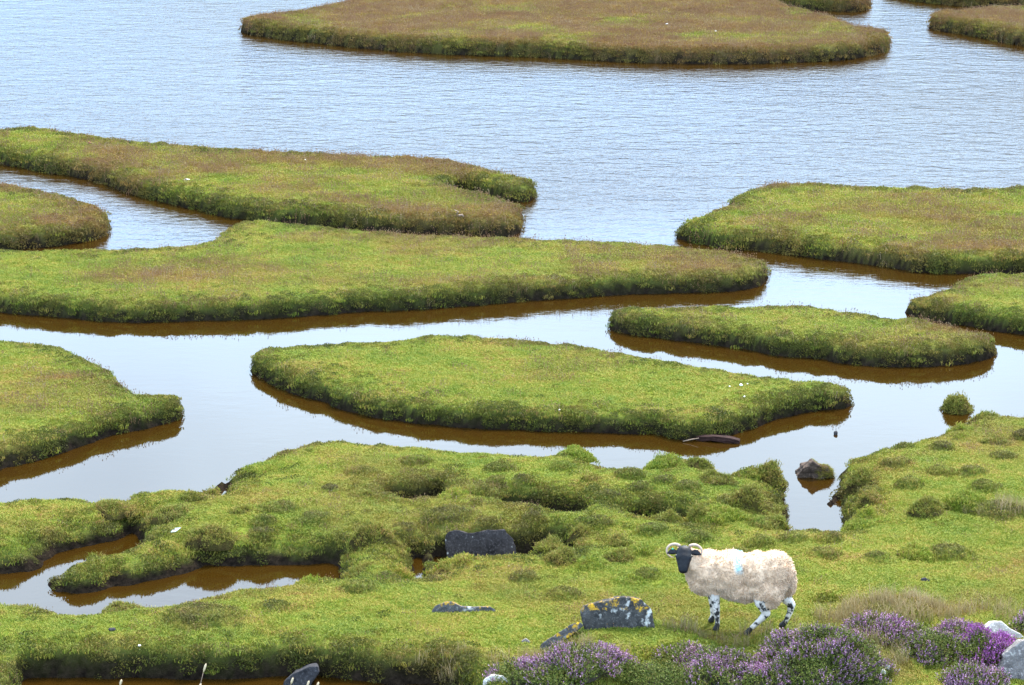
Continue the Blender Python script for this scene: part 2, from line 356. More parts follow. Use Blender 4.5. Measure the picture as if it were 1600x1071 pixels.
# ------------------------------------------------------------------ land
class Land: pass
def build_land(name, poly, h, cell, holes=(), pits=(), bumps=(), base=None, brown0=0., brown_spots=(), lump=.05, rnd_=.15, seed=0, steep=.45, ditch=.0, sdclip=.14, rough_edge=.5):
    x0, y0 = poly.min(0)-.25; x1, y1 = poly.max(0)+.25
    nx = int((x1-x0)/cell)+2; ny = int((y1-y0)/cell)+2
    X, Y = np.meshgrid(x0+np.arange(nx)*cell, y0+np.arange(ny)*cell)
    s = sdf(X, Y, poly); hole = np.full(X.shape, -9.)
    for hp in holes: hole = np.maximum(hole, sdf(X, Y, hp))
    s = np.minimum(s, -hole); pit = np.full(X.shape, -9.)
    for hp in pits: pit = np.maximum(pit, sdf(X, Y, hp))
    e = (fbm(X*2.6, Y*2.6, seed+11, 3)-.5)*lump*2.2 + (fbm(X*9, Y*9, seed+23, 2)-.5)*lump*1.1
    s2 = s + e*np.exp(-np.abs(s)/.35); p2 = -pit + .8*e*np.exp(-np.abs(pit)/.35)
    prof = np.where(s2 < .04, steep*np.clip((s2+.03)/.07, -3, 1), steep+(1-steep)*(1-np.exp(-(np.maximum(s2, .04)-.04)/rnd_)))
    prof = np.minimum(prof, np.where(p2 < .03, .85*np.clip((p2+.05)/.08, -3, 1), .85+.15*(1-np.exp(-(np.maximum(p2, .03)-.03)/.08))))
    s2 = np.minimum(s2, p2); Z = h*prof
    inn = sstep(.0, .3, s2)
    Z = Z + inn*((fbm(X*.7, Y*.7, seed+5, 3)-.5)*.07 + (fbm(X*4.5, Y*4.5, seed+7, 3)-.5)*.045)
    rough = np.zeros(X.shape)
    # uneven little cushions on the shoulder of the bank
    sh = np.exp(-((s2-.16)/.16)**2); Z = Z + sh*(fbm(X*6, Y*6, seed+31, 2)-.45)*.09*h/.3
    if base is not None: Z = Z + inn*base(X, Y)
    for (bx, by, rx, ry, bh, ro) in bumps:
        d = np.sqrt(((X-bx)/rx)**2+((Y-by)/ry)**2)*(1+.5*(fbm(X*5, Y*5, seed+41, 2)-.5))
        k = 1-sstep(.35, 1.0, d); Z = Z+bh*k; rough = np.maximum(rough, ro*(1-sstep(.5, 1.1, d))*(.4+.9*fbm(X*7, Y*7, seed+3, 2)))
    Z = np.maximum(Z, -.12)
    gy, gx = np.gradient(Z, cell); steepm = sstep(.8, 1.7, np.hypot(gx, gy)+.9*(fbm(X*7, Y*7, seed+15, 2)-.5))*(1-sstep(.55*h, .95*h, Z))
    brown = np.clip(brown0*2*fbm(X*.9, Y*.9, seed+51, 4)**1.2 + .9*sstep(.53, .68, fbm(X*.8+3, Y*1.1, seed+61, 4))*(.22+1.2*brown0), 0, 1)
    for (bx, by, rx, ry, st) in brown_spots:
        d = ((X-bx)/rx)**2+((Y-by)/ry)**2; brown = np.maximum(brown, st*np.exp(-d)*(.35+1.2*fbm(X*3, Y*3, seed+71, 3)))
    edge = np.exp(-np.maximum(s2-.05, 0)/.15)
    rough = np.clip(np.maximum(rough, edge*rough_edge), 0, 1)
    soil = 1-sstep(.05, .14, Z+(fbm(X*8, Y*8, seed+81, 2)-.5)*.06)
    soil = np.maximum(soil, steepm*.92)
    dens = (1-.9*steepm)*sstep(.07, .12, Z+(fbm(X*8, Y*8, seed+81, 2)-.5)*.05)*(1-.75*edge)
    bank = sstep(.05, .10, Z)*np.clip(edge*1.25, 0, 1)*(.12+1.3*sstep(.36, .62, fbm(X*5, Y*5, seed+91, 2)))*(1-.45*steepm); bank = np.maximum(bank, rough*.5*sstep(.05, .1, Z)*(1-.85*steepm))
    keep = s2 > -sdclip
    q = keep[:-1, :-1] & keep[1:, :-1] & keep[:-1, 1:] & keep[1:, 1:]
    idx = np.arange(nx*ny).reshape(ny, nx)
    F = np.stack([idx[:-1, :-1][q], idx[:-1, 1:][q], idx[1:, 1:][q], idx[1:, :-1][q]], 1)
    used = np.unique(F); remap = np.full(nx*ny, -1); remap[used] = np.arange(len(used)); F = remap[F]
    c = np.array([(x0+x1)/2, (y0+y1)/2, 0.])
    V = np.stack([X.ravel()[used], Y.ravel()[used], Z.ravel()[used]], 1)-c
    o = mesh_obj(name, V, F, M['turf'], loc=c)
    for nm, A in (('brown', brown), ('rough', rough), ('soil', soil), ('dens', dens), ('bank', bank), ('seeds', brown*sstep(.1, .2, Z))):
        a = o.data.attributes.new(nm, 'FLOAT', 'POINT'); a.data.foreach_set('value', np.clip(A, 0, 1).ravel()[used].astype(np.float32))
    L = Land(); L.o = o; L.x0, L.y0, L.cell, L.Z = x0, y0, cell, Z
    return L
def gz(L, x, y):
    i = int(np.clip((x-L.x0)/L.cell, 0, L.Z.shape[1]-1)); j = int(np.clip((y-L.y0)/L.cell, 0, L.Z.shape[0]-1))
    return float(L.Z[j, i])

# ---- the grassy islands: outlines measured as turf edge (t) and water line (b)
ISL = [
 ('wide brownish grass island across the top of the picture', .29, .085, .75, True,
  tb('381,46 398,33 440,22 500,12 545,3 620,-14 800,-32 1000,-34 1130,-18 1205,0 1240,13 1290,26 1340,42 1376,53 1383,62', 't')+tb('1380,80 1330,92 1250,97 1150,100 1000,98 900,92 800,88 700,85 600,78 500,68 430,60 392,54', 'b'),
  [(800, 4, 420, 8, 1.0), (1150, 10, 160, 9, 1.), (1330, 62, 70, 20, .8)]),
 ('small dark heathery island cut off by the top edge, behind the wide brownish island', .29, .085, .6, True,
  tb('1200,-8 1240,-22 1300,-24 1345,-14 1354,0', 't')+tb('1351,14 1335,18 1290,17 1240,14 1212,6', 'b'), []),
 ('sliver of dark turf island in the top right corner', .29, .085, .6, True,
  tb('1380,-12 1450,-26 1560,-28 1700,-24', 't')+tb('1700,18 1600,12 1500,9 1440,3 1400,-4', 'b'), []),
 ('reddish-brown turf island at the right edge near the top corner', .29, .085, .7, True,
  tb('1454,40 1466,29 1500,20 1550,14 1620,12 1720,14', 't')+tb('1720,90 1600,72 1570,66 1530,58 1480,50 1458,45', 'b'), [(1580, 28, 100, 14, 1.)]),
 ('long olive island running in from the left with a forked right end', .235, .07, .26, True,
  tb('-140,226 -60,214 0,207 40,203 75,205 120,212 200,222 300,230 400,237 500,243 600,246 680,252 740,262 790,275 822,287 833,300', 't')+tb('829,315 800,313 765,307 725,297', 'b')+tb('694,289 730,299 777,310 800,322 807,337', 't')+tb('804,368 760,368 706,366 612,362 500,353 440,349 375,342 319,331 262,317 206,302 150,284 75,269 0,257 -60,246 -140,234', 'b'),
  [(330, 262, 90, 14, .8), (560, 255, 160, 8, .6), (300, 250, 120, 12, .6), (720, 265, 60, 12, .5)]),
 ('small rounded island at the left edge beside the forked one', .235, .07, .3, True,
  tb('-120,282 0,290 50,298 100,308 135,318 156,331 165,345', 't')+tb('163,363 142,375 94,383 40,388 0,390 -120,394', 'b'), [(143, 328, 24, 12, .9), (80, 312, 25, 6, .6)]),
 ('longest green island stretching from the left edge to a reedy right tip', .22, .055, .12, False,
  tb('-140,394 0,392 100,392 200,390 280,387 325,380 342,371 355,358 385,346 440,349 520,357 600,365 700,369 800,373 900,377 1000,384 1080,389 1150,397 1181,408 1192,424', 't')+tb('1188,446 1150,455 1080,457 1000,459 900,465 800,472 700,480 600,485 500,492 400,498 300,501 200,503 120,498 50,492 0,487 -140,480', 'b'),
  [(260, 430, 120, 14, .95), (380, 420, 90, 10, .6), (1080, 410, 110, 20, .95), (930, 420, 80, 16, .55), (600, 440, 300, 10, .45)]),
 ('broad green island at the right with heathery brown patches', .225, .06, .16, True,
  tb('1067,366 1081,350 1112,332 1150,318 1147,309 1180,296 1210,289 1247,287 1300,291 1375,295 1487,298 1544,298 1600,295 1740,290', 't')+tb('1740,428 1600,427 1525,428 1450,427 1394,419 1337,410 1262,402 1187,392 1131,387 1073,375', 'b'),
  [(1440, 328, 110, 12, .8), (1540, 385, 110, 12, 1.), (1480, 340, 140, 7, .7), (1350, 318, 60, 8, .5)]),
 ('plain green island at the right edge, partly cut off, between two creeks', .21, .05, .08, False,
  tb('1423,486 1439,474 1482,452 1490,442 1525,432 1562,430 1600,429 1740,428', 't')+tb('1740,552 1600,524 1562,519 1525,511 1469,502 1427,494', 'b'), [(1560, 440, 60, 6, .3)]),
 ('narrow tapering island right of centre with a dark undercut bank', .22, .045, .1, False,
  tb('956,506 966,494 1000,485 1112,481 1225,478 1281,480 1330,489 1375,497 1442,502 1487,513 1532,528 1549,541', 't')+tb('1547,556 1499,569 1412,574 1337,569 1281,560 1225,556 1169,547 1094,537 1037,528 1000,524 963,517', 'b'),
  [(1480, 515, 70, 10, .8), (1400, 535, 90, 10, .5), (1060, 505, 70, 8, .35)]),
 ('large leaf-shaped green island in the middle of the picture', .205, .042, .04, False,
  tb('398,570 406,557 445,542 510,537 575,536 624,532 666,526 705,524 802,531 900,542 944,549 1037,565 1131,579 1225,592 1287,604 1317,616 1325,626', 't')+tb('1319,637 1272,642 1228,651 1194,660 1144,677 1105,685 1066,687 1025,679 975,677 912,674 850,673 802,671 705,667 640,659 588,653 542,640 510,627 461,614 422,597 400,582', 'b'), [(470, 575, 30, 10, .35)]),
 ('pointed green island at the left edge above the foreground marsh', .205, .042, .07, False,
  tb('-120,528 0,534 62,540 106,548 141,564 172,581 194,605 219,619 250,628 275,638 281,646', 't')+tb('273,656 237,666 200,675 156,687 116,700 78,712 31,725 0,733 -120,758', 'b'), [(90, 590, 45, 8, .9), (150, 640, 40, 12, .3)]),
]
islands = []
for k, (lab, h, cell, br, far, pts, spots) in enumerate(ISL):
    P = world_poly(pts, h, taper=True)
    bs = []
    for (u, v, ru, rv, st) in spots:
        p = at(u, v, h); s = ppm(p); dep = -ray(u, v)[2]/np.linalg.norm(ray(u, v)); bs.append((p[0], p[1], ru/s, rv/s/dep, st))
    L = build_land('grass_island', P, h, cell, brown0=br, brown_spots=bs, seed=100*k, lump=.06 if not far else .08, steep=.8, rnd_=.09, rough_edge=.55)
    props(L.o, lab, 'island', 'grassy islands between the creeks'); islands.append(L)
    sfx = '_far' if far else ''
    scatter('turf_grass', T['turf'+sfx], L.o, 230 if far else 480, 'dens', .6, 1.35, k*10+1, .75)
    scatter('bank_plants', T['bank'+sfx], L.o, 260 if far else 520, 'bank', .45, 1.2, k*10+2, .35)
    scatter('seed_heads', T['seed'], L.o, 110 if far else 120, 'seeds', .7, 1.3 if not far else 1.5, k*10+3, .85)

# ---- foreground marsh
LAND = tb('-160,786 0,776 62,772 109,767 150,773 187,777 196,768 219,762 266,755 297,759 325,757 342,766', 't')+tb('362,772 387,773 366,766 347,760', 'b')+tb('337,747 342,734 375,719 422,702 469,687 510,679 536,679 591,684 672,691 737,697 802,702 860,704 877,697 897,691 914,699 927,716 959,726 1000,727 1014,718 1044,712 1075,711 1096,716 1114,729 1142,737 1152,729 1178,724 1188,717 1209,717 1222,725', 't')+tb('1224,752 1219,775 1222,800', 'b')+tb('1222,815 1270,816 1318,815', 't')+tb('1320,800 1314,780', 'b')+tb('1299,757 1307,745 1318,731 1318,714 1328,704 1354,697 1396,685 1438,675 1480,664 1508,656 1530,646 1570,641 1600,645 1760,652', 't')+[(1850, 1250, 't'), (-250, 1250, 't')]
HOLES = [
 tb('-160,902 0,897 33,892 65,876 90,862 141,850 183,840 212,830', 'b')+tb('229,826 214,838 190,850 140,860 104,872 92,890', 't')+tb('82,912 108,925 141,925 174,915 203,912 262,902 300,890 320,882 376,882 432,880 494,880 527,880', 'b')+tb('536,892 516,895 460,900 404,907 356,914 320,921 252,934 180,942 147,948 108,950 65,941 0,934 -160,936', 't'),
 tb('672,872 705,868 800,864 885,860', 'b')+tb('892,864 800,870 740,873 700,877 676,880', 't'),
 tb('602,760 650,757 690,750 694,766 678,781 620,776', 't'),
 tb('780,772 800,768 870,771 918,777 922,791 900,800 860,797 800,787 780,784', 't'),
 tb('974,791 1000,785 1060,791 1086,799 1082,818 1050,814 1000,808 976,802', 't'),
 tb('24,1070 40,1058 100,1056 200,1057 320,1058 420,1056 500,1052 600,1066 700,1070', 'b')+[(740, 1100, 't'), (500, 1125, 't'), (200, 1125, 't'), (20, 1110, 't')],
]
def bump(u, v, w, hh, ro, asp=.8):
    p = at(u, v, H); s = ppm(p); return (p[0], p[1], w/2/s*1.15, w/2/s*asp*1.15, hh*(1.6 if abs(hh) < .065 else 1), min(1, ro*1.3))
BUMPS = [bump(*b) for b in [
 (783, 731, 40, .04, .6), (877, 728, 32, .04, .6), (775, 752, 32, .04, .7), (749, 769, 60, .07, .4), (945, 780, 40, .04, .7), (834, 813, 30, .04, .6), (697, 809, 85, .07, .8),
 (1013, 899, 40, .04, .7), (819, 908, 36, .04, .6), (680, 903, 36, .03, .7), (608, 898, 40, .04, .6), (517, 766, 26, .03, .7), (411, 818, 32, .05, .9), (407, 829, 26, .04, .8), (435, 797, 60, .03, .6), (488, 813, 50, .03, .5), (530, 835, 80, .04, .3),
 (183, 826, 80, .06, .8), (242, 824, 64, .05, .8), (157, 905, 70, .03, .9), (65, 850, 80, .05, .6), (311, 968, 125, .08, .7), (60, 935, 90, .03, .5), (1039, 754, 30, .03, .7), (1194, 812, 55, .05, .6), (1166, 738, 50, .06, .3),
 (1241, 845, 38, .04, .5), (1187, 852, 40, .04, .6), (1297, 845, 42, .04, .6), (1414, 695, 26, .03, .7), (1567, 713, 30, .03, .7), (1519, 742, 34, .04, .8), (1424, 760, 42, .05, .6), (1360, 763, 40, .05, .6), (1598, 686, 30, .05, .8), (1470, 700, 36, .04, .8),
 (1487, 866, 66, .05, .6), (1373, 876, 40, .03, .5), (1290, 940, 70, -.04, .5), (1560, 800, 90, .05, .7),
 (650, 720, 40, .035, .5), (560, 735, 50, .03, .5), (820, 755, 40, .04, .6), (985, 745, 44, .045, .6), (1075, 765, 40, .045, .6), (1000, 765, 36, .04, .7), (1140, 785, 40, .05, .6), (1020, 830, 50, .04, .5), (1090, 840, 44, .04, .6), (935, 820, 40, .04, .6), (760, 820, 50, .04, .5), (640, 825, 60, .04, .6), (1400, 725, 40, .035, .6), (1470, 740, 40, .04, .6), (1540, 765, 50, .04, .6), (1290, 870, 50, .035, .5), (1150, 865, 40, .03, .5), (560, 920, 60, .03, .5), (430, 950, 60, .03, .4), (880, 930, 46, .03, .5),
 (988, 1012, 250, .12, .05, .9), (1300, 1030, 260, .10, .2, .9), (700, 1035, 130, .08, .8), (900, 1060, 160, .06, .4), (1400, 960, 130, .05, .4)]]
P = world_poly(LAND, H)
spots = []
for (u, v, ru, rv, st) in [(1420, 950, 120, 16, .9), (1330, 965, 60, 14, .8), (1540, 940, 90, 16, .5), (1120, 965, 60, 10, .45), (1360, 1010, 40, 30, .9), (1400, 1045, 25, 25, .9), (1195, 775, 16, 26, .5), (640, 1030, 90, 12, .7), (880, 1020, 80, 8, .5), (1110, 1000, 30, 10, .7)]:
    p = at(u, v); s = ppm(p); dep = -ray(u, v)[2]/np.linalg.norm(ray(u, v)); spots.append((p[0], p[1], ru/s, rv/s/dep, st))
G = build_land('marsh_ground', P, H, .034, holes=[world_poly(h_, H) for h_ in HOLES[:1]+[tb('641,876 663,874', 'b')+tb('670,892 655,895 640,895', 't')]], pits=[world_poly(h_, H) for h_ in HOLES[1:]], bumps=BUMPS, brown0=.08, brown_spots=spots, seed=3000, lump=.05, rnd_=.19, steep=.34, rough_edge=.6)
G.o['kind'] = 'structure'
def area_mask(o, name, lst):
    n = len(o.data.vertices); co = np.empty(n*3, np.float32); o.data.vertices.foreach_get('co', co); co = co.reshape(-1, 3)+np.array(o.location)
    A = np.zeros(n)
    for (u, v, ru, rv, st) in lst:
        p = at(u, v); s = ppm(p); dep = -ray(u, v)[2]/np.linalg.norm(ray(u, v)); d = ((co[:, 0]-p[0])/(ru/s))**2+((co[:, 1]-p[1])/(rv/s/dep))**2
        A = np.maximum(A, st*(1-sstep(.5, 1.2, d)))
    A = A*sstep(.1, .2, co[:, 2]); a = o.data.attributes.new(name, 'FLOAT', 'POINT'); a.data.foreach_set('value', A.astype(np.float32))
area_mask(G.o, 'drymask', [(1400, 962, 110, 22, 1.), (1330, 972, 60, 18, .8), (1370, 1015, 40, 40, .8), (660, 1032, 80, 12, .45), (1520, 960, 90, 14, .5), (860, 1035, 120, 14, .5), (1100, 1000, 70, 8, .5), (1560, 800, 60, 12, .5), (1250, 1000, 160, 30, .3)])
scatter('turf_grass', T['turf'], G.o, 620, 'dens', .55, 1.25, 901, .75)
scatter('bank_plants', T['bank'], G.o, 380, 'bank', .5, 1.3, 902, .4)
scatter('seed_heads', T['seed'], G.o, 60, 'seeds', .5, 1., 903, .85)
scatter('dry_grass', T['dry'], G.o, 130, 'drymask', .5, 1.1, 904, .85)

# ------------------------------------------------------------------ hummocks
def hummock_mesh(seed):
    V = []; F = []; nr, na = 10, 28
    for i in range(nr+1):
        t = i/nr
        for j in range(na):
            a = j/na*6.2832; near = .5-.5*math.sin(a)           # steeper on the side facing the camera
            z = (1-t*t)**(1.5-.8*near)
            n = mnoise.noise(Vector((math.cos(a)*t*2.2+seed*7, math.sin(a)*t*2.2, 3.1))); n2 = mnoise.noise(Vector((math.cos(a)*t*5+seed*3, math.sin(a)*t*5, 8.1)))
            V.append((t*math.cos(a)*(1+.3*n*t), t*math.sin(a)*(1+.3*n*t), z*(1+.35*n+.22*n2)-.15*(t > .98)))
    for i in range(nr):
        for j in range(na): F.append((i*na+j, (i+1)*na+j, (i+1)*na+(j+1) % na, i*na+(j+1) % na))
    return V, F
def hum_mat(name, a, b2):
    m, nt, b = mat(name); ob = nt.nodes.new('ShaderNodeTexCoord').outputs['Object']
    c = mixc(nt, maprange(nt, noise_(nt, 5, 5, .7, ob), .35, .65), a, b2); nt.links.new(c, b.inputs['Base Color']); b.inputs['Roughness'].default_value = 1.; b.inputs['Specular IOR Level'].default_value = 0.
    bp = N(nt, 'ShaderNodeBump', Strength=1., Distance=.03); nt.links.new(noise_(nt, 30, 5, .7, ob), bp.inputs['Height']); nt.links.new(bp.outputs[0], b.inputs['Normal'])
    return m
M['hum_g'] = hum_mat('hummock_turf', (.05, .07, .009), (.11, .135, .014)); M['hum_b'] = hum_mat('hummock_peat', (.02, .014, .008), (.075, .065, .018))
T['tus'] = tuft_mesh('grass_fringe', 30, .035, .012, .034, .0042, 1.1, M['tussock'], 8)
HUMS = [  # u, v of the base line, width, height in photo pixels, dark?, label
 (897, 714, 54, 24, 0, 'green hummock on the shore below the middle island, standing out against the creek'),
 (924, 761, 38, 16, 1, 'small dark tuft above the right end of the long black hollow'),
 (715, 789, 56, 22, 0, 'rounded pale hummock between the two black hollows left of centre'),
 (900, 842, 40, 26, 1, 'upright brown tussock up and right of the dark slab'),
 (859, 866, 52, 44, 1, 'tall shaggy brown tussock just right of the dark slab'),
 (968, 862, 44, 26, 1, 'ragged brown tussock to the left of the sheep\'s horns'),
 (1002, 874, 56, 22, 0, 'low brownish hummock nearest to the sheep\'s face'),
 (966, 886, 62, 22, 1, 'middle hummock of the row between slab and sheep'),
 (924, 897, 60, 22, 0, 'flat green hummock in front of the row between slab and sheep'),
 (877, 892, 66, 32, 1, 'bushy green hummock below and right of the dark slab'),
 (990, 920, 62, 18, 0, 'low hummock just behind the lichen boulder'),
 (710, 878, 72, 30, 0, 'rounded hummock overlapping the lower left corner of the dark slab'),
 (681, 892, 46, 18, 1, 'small hummock below the bright little pool'),
 (628, 894, 46, 20, 0, 'green hummock at the left end of the bright little pool'),
 (568, 897, 56, 20, 1, 'brown tussock at the right end of the left creek'),
 (488, 905, 54, 24, 0, 'round green tussock standing in front of the left creek'),
 (582, 852, 70, 44, 1, 'big dark shaggy lump on the bank at the creek\'s right end'),
 (566, 784, 48, 16, 1, 'lone low tuft left of the first black hollow'),
 (376, 813, 42, 18, 1, 'lone dark brown tuft on open turf above the left creek'),
 (170, 801, 78, 20, 1, 'long dark tuft on the left marsh near the shore'),
 (210, 814, 38, 20, 1, 'dark tuft at the head of the narrow side creek'),
 (272, 813, 74, 20, 1, 'long brown hummock right of the narrow side creek head'),
 (301, 791, 48, 22, 1, 'dark tussock, lower of two beside the small inlet'),
 (327, 772, 42, 22, 1, 'dark tussock at the water by the small inlet, upper of two'),
 (150, 846, 44, 16, 1, 'grassy lump in the middle of the narrow side creek'),
 (322, 852, 86, 30, 1, 'large dark hummock on the creek bank at left'),
 (197, 938, 62, 24, 1, 'hummock at the near shore of the left creek, right one of a pair'),
 (174, 950, 60, 20, 1, 'hummock at the near shore of the left creek, left one of a pair'),
 (1044, 738, 70, 32, 0, 'broad mossy hummock at the shore, left of a touching pair'),
 (1090, 736, 52, 28, 1, 'darker hummock at the shore, right of a touching pair'),
 (1203, 752, 48, 40, 1, 'steep tussock at the mouth of the right creek'),
 (1119, 764, 66, 26, 1, 'hummock between the shore pair and the creek corner'),
 (1170, 798, 58, 46, 1, 'large round brown tussock beside the right creek'),
 (1084, 812, 48, 42, 1, 'shaggy dark tussock in the right end of the third hollow'),
 (1040, 812, 62, 36, 1, 'mossy tussock in the middle of the third hollow'),
 (1122, 819, 82, 26, 0, 'long pale green hummock in front of the third hollow'),
 (1241, 815, 40, 22, 1, 'small tussock at the closed end of the right creek'),
 (1497, 650, 46, 34, 1, 'square-sided turf clump standing alone in the water at right'),
 (1543, 657, 52, 22, 1, 'dark hummock on the right shore next to the lone turf clump'),
 (1508, 678, 46, 16, 0, 'upper of two low tufts on the right marsh'),
 (1504, 690, 50, 16, 0, 'lower of two low tufts on the right marsh'),
 (1561, 704, 64, 18, 1, 'wide low tuft near the right edge of the picture'),
 (1324, 762, 50, 36, 1, 'hummock jutting into the right creek from its right bank'),
 (1364, 787, 46, 30, 1, 'brownish hummock behind the jutting one on the right creek bank'),
 (1338, 806, 42, 26, 0, 'green hummock at the lower right corner of the right creek'),
 (1449, 815, 58, 40, 1, 'dark shaggy tussock beside the exposed peat at right'),
 (1511, 806, 70, 44, 0, 'largest bushy green tussock on the right marsh'),
 (1348, 827, 52, 22, 0, 'rounded hummock just below the right creek\'s corner'),
 (1431, 881, 58, 28, 0, 'rounded green hummock on the open turf right of the sheep'),
]
for k, (u, v, w, hp, dk, lab) in enumerate(HUMS):
    p = at(u, v-5, H-.02 if (u, v) != (1497, 650) else .0); s = ppm(p)
    rx = w/2/s; ry = rx*.8; y = p[1]+ry*.7
    hz = hp/s*.7
    if u != 1497:                                # settle on the nearest firm turf
        cand = sorted(((dx, dy) for dx in np.arange(-.24, .25, .06) for dy in np.arange(-.36, .37, .06)), key=lambda q: q[0]**2*1.5+q[1]**2)
        for dx, dy in cand:
            if min(gz(G, p[0]+dx, y+dy), gz(G, p[0]+dx, y+dy-.45*ry)) > .15: p[0] += dx; y += dy; break
    z = max(gz(G, p[0], y), .0)-.03
    if u == 1497: z = -.02; hz = .19; ry = rx*.9
    root = empty('grass_hummock', (p[0], y, z), 0)
    props(root, lab, 'hummock', 'grassy hummocks on the foreground marsh')
    V, F = hummock_mesh(k)
    V = np.array(V)*np.array([rx*1.15, ry*1.2, hz*1.05]); V[:, 2] -= .015
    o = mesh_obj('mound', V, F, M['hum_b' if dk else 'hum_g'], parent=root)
    ang = np.arctan2(V[:, 1], V[:, 0]); zz = V[:, 2]/hz
    dn = (.35+.65*sstep(-.1, .6, zz)) * np.where((dk > 0) & (V[:, 1] < .3*ry), .26+.74*sstep(.4, .9, zz), 1.)  # dark hummocks thinned on the camera side; bare peat doubles as painted shade
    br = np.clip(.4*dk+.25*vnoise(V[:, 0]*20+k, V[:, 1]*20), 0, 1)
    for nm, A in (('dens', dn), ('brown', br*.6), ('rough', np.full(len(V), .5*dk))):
        at_ = o.data.attributes.new(nm, 'FLOAT', 'POINT'); at_.data.foreach_set('value', A.astype(np.float32))
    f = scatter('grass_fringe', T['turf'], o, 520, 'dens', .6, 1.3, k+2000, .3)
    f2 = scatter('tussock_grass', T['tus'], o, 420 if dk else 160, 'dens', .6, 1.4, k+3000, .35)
#@@PART2
# ------------------------------------------------------------------ shared shape tools
def ico(sub=2):
    bm = bmesh.new(); bmesh.ops.create_icosphere(bm, subdivisions=sub, radius=1.); V = np.array([v.co[:] for v in bm.verts]); F = [[v.index for v in f.verts] for f in bm.faces]; bm.free()
    return V, np.array(F)
ICO_V, ICO_F = ico(2)
def remeshed(V, F, voxel, smooth=4, factor=.5):
    me = bpy.data.meshes.new('tmp'); me.from_pydata([tuple(v) for v in V], [], [tuple(f) for f in F]); me.update()
    o = bpy.data.objects.new('tmp', me); COL.objects.link(o)
    r = o.modifiers.new('r', 'REMESH'); r.mode = 'VOXEL'; r.voxel_size = voxel
    if smooth: sm = o.modifiers.new('s', 'SMOOTH'); sm.iterations = smooth; sm.factor = factor
    dg = bpy.context.evaluated_depsgraph_get(); dg.update(); ev = o.evaluated_get(dg); m2 = ev.to_mesh()
    v = np.empty(len(m2.vertices)*3, np.float32); m2.vertices.foreach_get('co', v); f = [tuple(p.vertices) for p in m2.polygons]
    ev.to_mesh_clear(); bpy.data.objects.remove(o); bpy.data.meshes.remove(me)
    return v.reshape(-1, 3).astype(float), f
def tube_mesh(pts, rad, n=8):
    V = []; F = []; pts = [Vector(p) for p in pts]
    for i, p in enumerate(pts):
        t = (pts[min(i+1, len(pts)-1)]-pts[max(i-1, 0)]).normalized(); a = t.cross(Vector((.13, .31, .94))).normalized(); b = t.cross(a)
        for j in range(n): V.append(tuple(p+(a*math.cos(j/n*6.2832)+b*math.sin(j/n*6.2832))*rad[i]))
    for i in range(len(pts)-1):
        for j in range(n): F.append((i*n+j, i*n+(j+1) % n, (i+1)*n+(j+1) % n, (i+1)*n+j))
    F.append(tuple(range(n))[::-1]); F.append(tuple(range((len(pts)-1)*n, len(pts)*n)))
    return V, F

# ------------------------------------------------------------------ stones
def rock(name, outline, depth, m, loc, rz=0., tilt=0., voxel=.014, rough=.02, taper=.8, seed=0, smooth=3, freq=6):
    """outline: (x, z) of the face that looks at the camera, metres; depth runs backwards"""
    n = len(outline); cx = sum(p[0] for p in outline)/n
    V = [(x, 0, z) for x, z in outline]+[(cx+(x-cx)*taper, depth, z*(.9 if z > .02 else 1)) for x, z in outline]
    F = [tuple(range(n)), tuple(range(2*n-1, n-1, -1))]+[(i, n+i, n+(i+1) % n, (i+1) % n) for i in range(n)]
    v, f = remeshed(V, F, voxel, smooth, .5)
    for i in range(len(v)):
        p = Vector(v[i])*freq+Vector((seed*3.1, 0, 0)); d = mnoise.fractal(p, .9, 2.1, 4)*rough; q = mnoise.cell(p*.7)*rough*.35
        c = Vector((cx, depth/2, .08)); nrm = (Vector(v[i])-c).normalized(); v[i] = np.array(Vector(v[i])+nrm*(d+q))
    o = mesh_obj(name, v, f, m, smooth=True, loc=loc); o.rotation_euler = (tilt, 0, rz)
    return o
def px_outline(pts, u0, v0, s, k=.94):
    return [((u-u0)/s, (v0-v)/s/k) for u, v in pts]
def gpoint(u, v, dz=0.):
    z = H
    for _ in range(6):
        p = at(u, v, z); z = gz(G, p[0], p[1])
    return Vector((p[0], p[1], z+dz))
M['lichen'] = stone_material('lichen_stone', (.07, .067, .063), (.02, .02, .02), 1.05, 1., .3, 1.7)
M['lichen2'] = stone_material('lichen_strip', (.10, .098, .096), (.035, .034, .034), 1.35, .9, .07, 4.)
M['slab'] = stone_material('dark_slab', (.055, .048, .047), (.018, .016, .016), 0, .35, .2, 2.)
M['dark'] = stone_material('dark_stone', (.05, .048, .052), (.018, .018, .02), 0, 0, .2, 6.)
M['white'] = stone_material('pale_stone', (.50, .47, .42), (.28, .26, .23), 0, .6, .2, 9.)
M['grey'] = stone_material('grey_stone', (.20, .18, .17), (.08, .072, .07), 0, .8, .2, 12.)
M['peat'] = stone_material('peaty_rock', (.09, .065, .05), (.03, .022, .018), 0, .1, .2, 14.)
p = gpoint(965, 985, -.13)
o = rock('boulder', px_outline([(906, 941), (914, 931), (942, 926), (975, 921), (1004, 925), (1019, 940), (1028, 972), (1020, 995), (925, 995), (918, 980)], 965, 992, 187), .32, M['lichen'], p, .05, -.22, rough=.024, smooth=2, freq=3.5, seed=1)
props(o, 'dark boulder with orange and white lichen beside the sheep', 'boulder')
p = gpoint(876, 1010, .0)
o = rock('leaning_stone', px_outline([(842, 1019), (846, 1009), (868, 994), (893, 979), (905, 977), (911, 983), (890, 1000), (868, 1014), (856, 1022)], 876, 1012, 187), .12, M['lichen2'], p, 0, -.35, rough=.012, voxel=.01, seed=2)
props(o, 'narrow slanting stone strip with orange lichen below the boulder', 'stone')
p = gpoint(725, 958, .0)
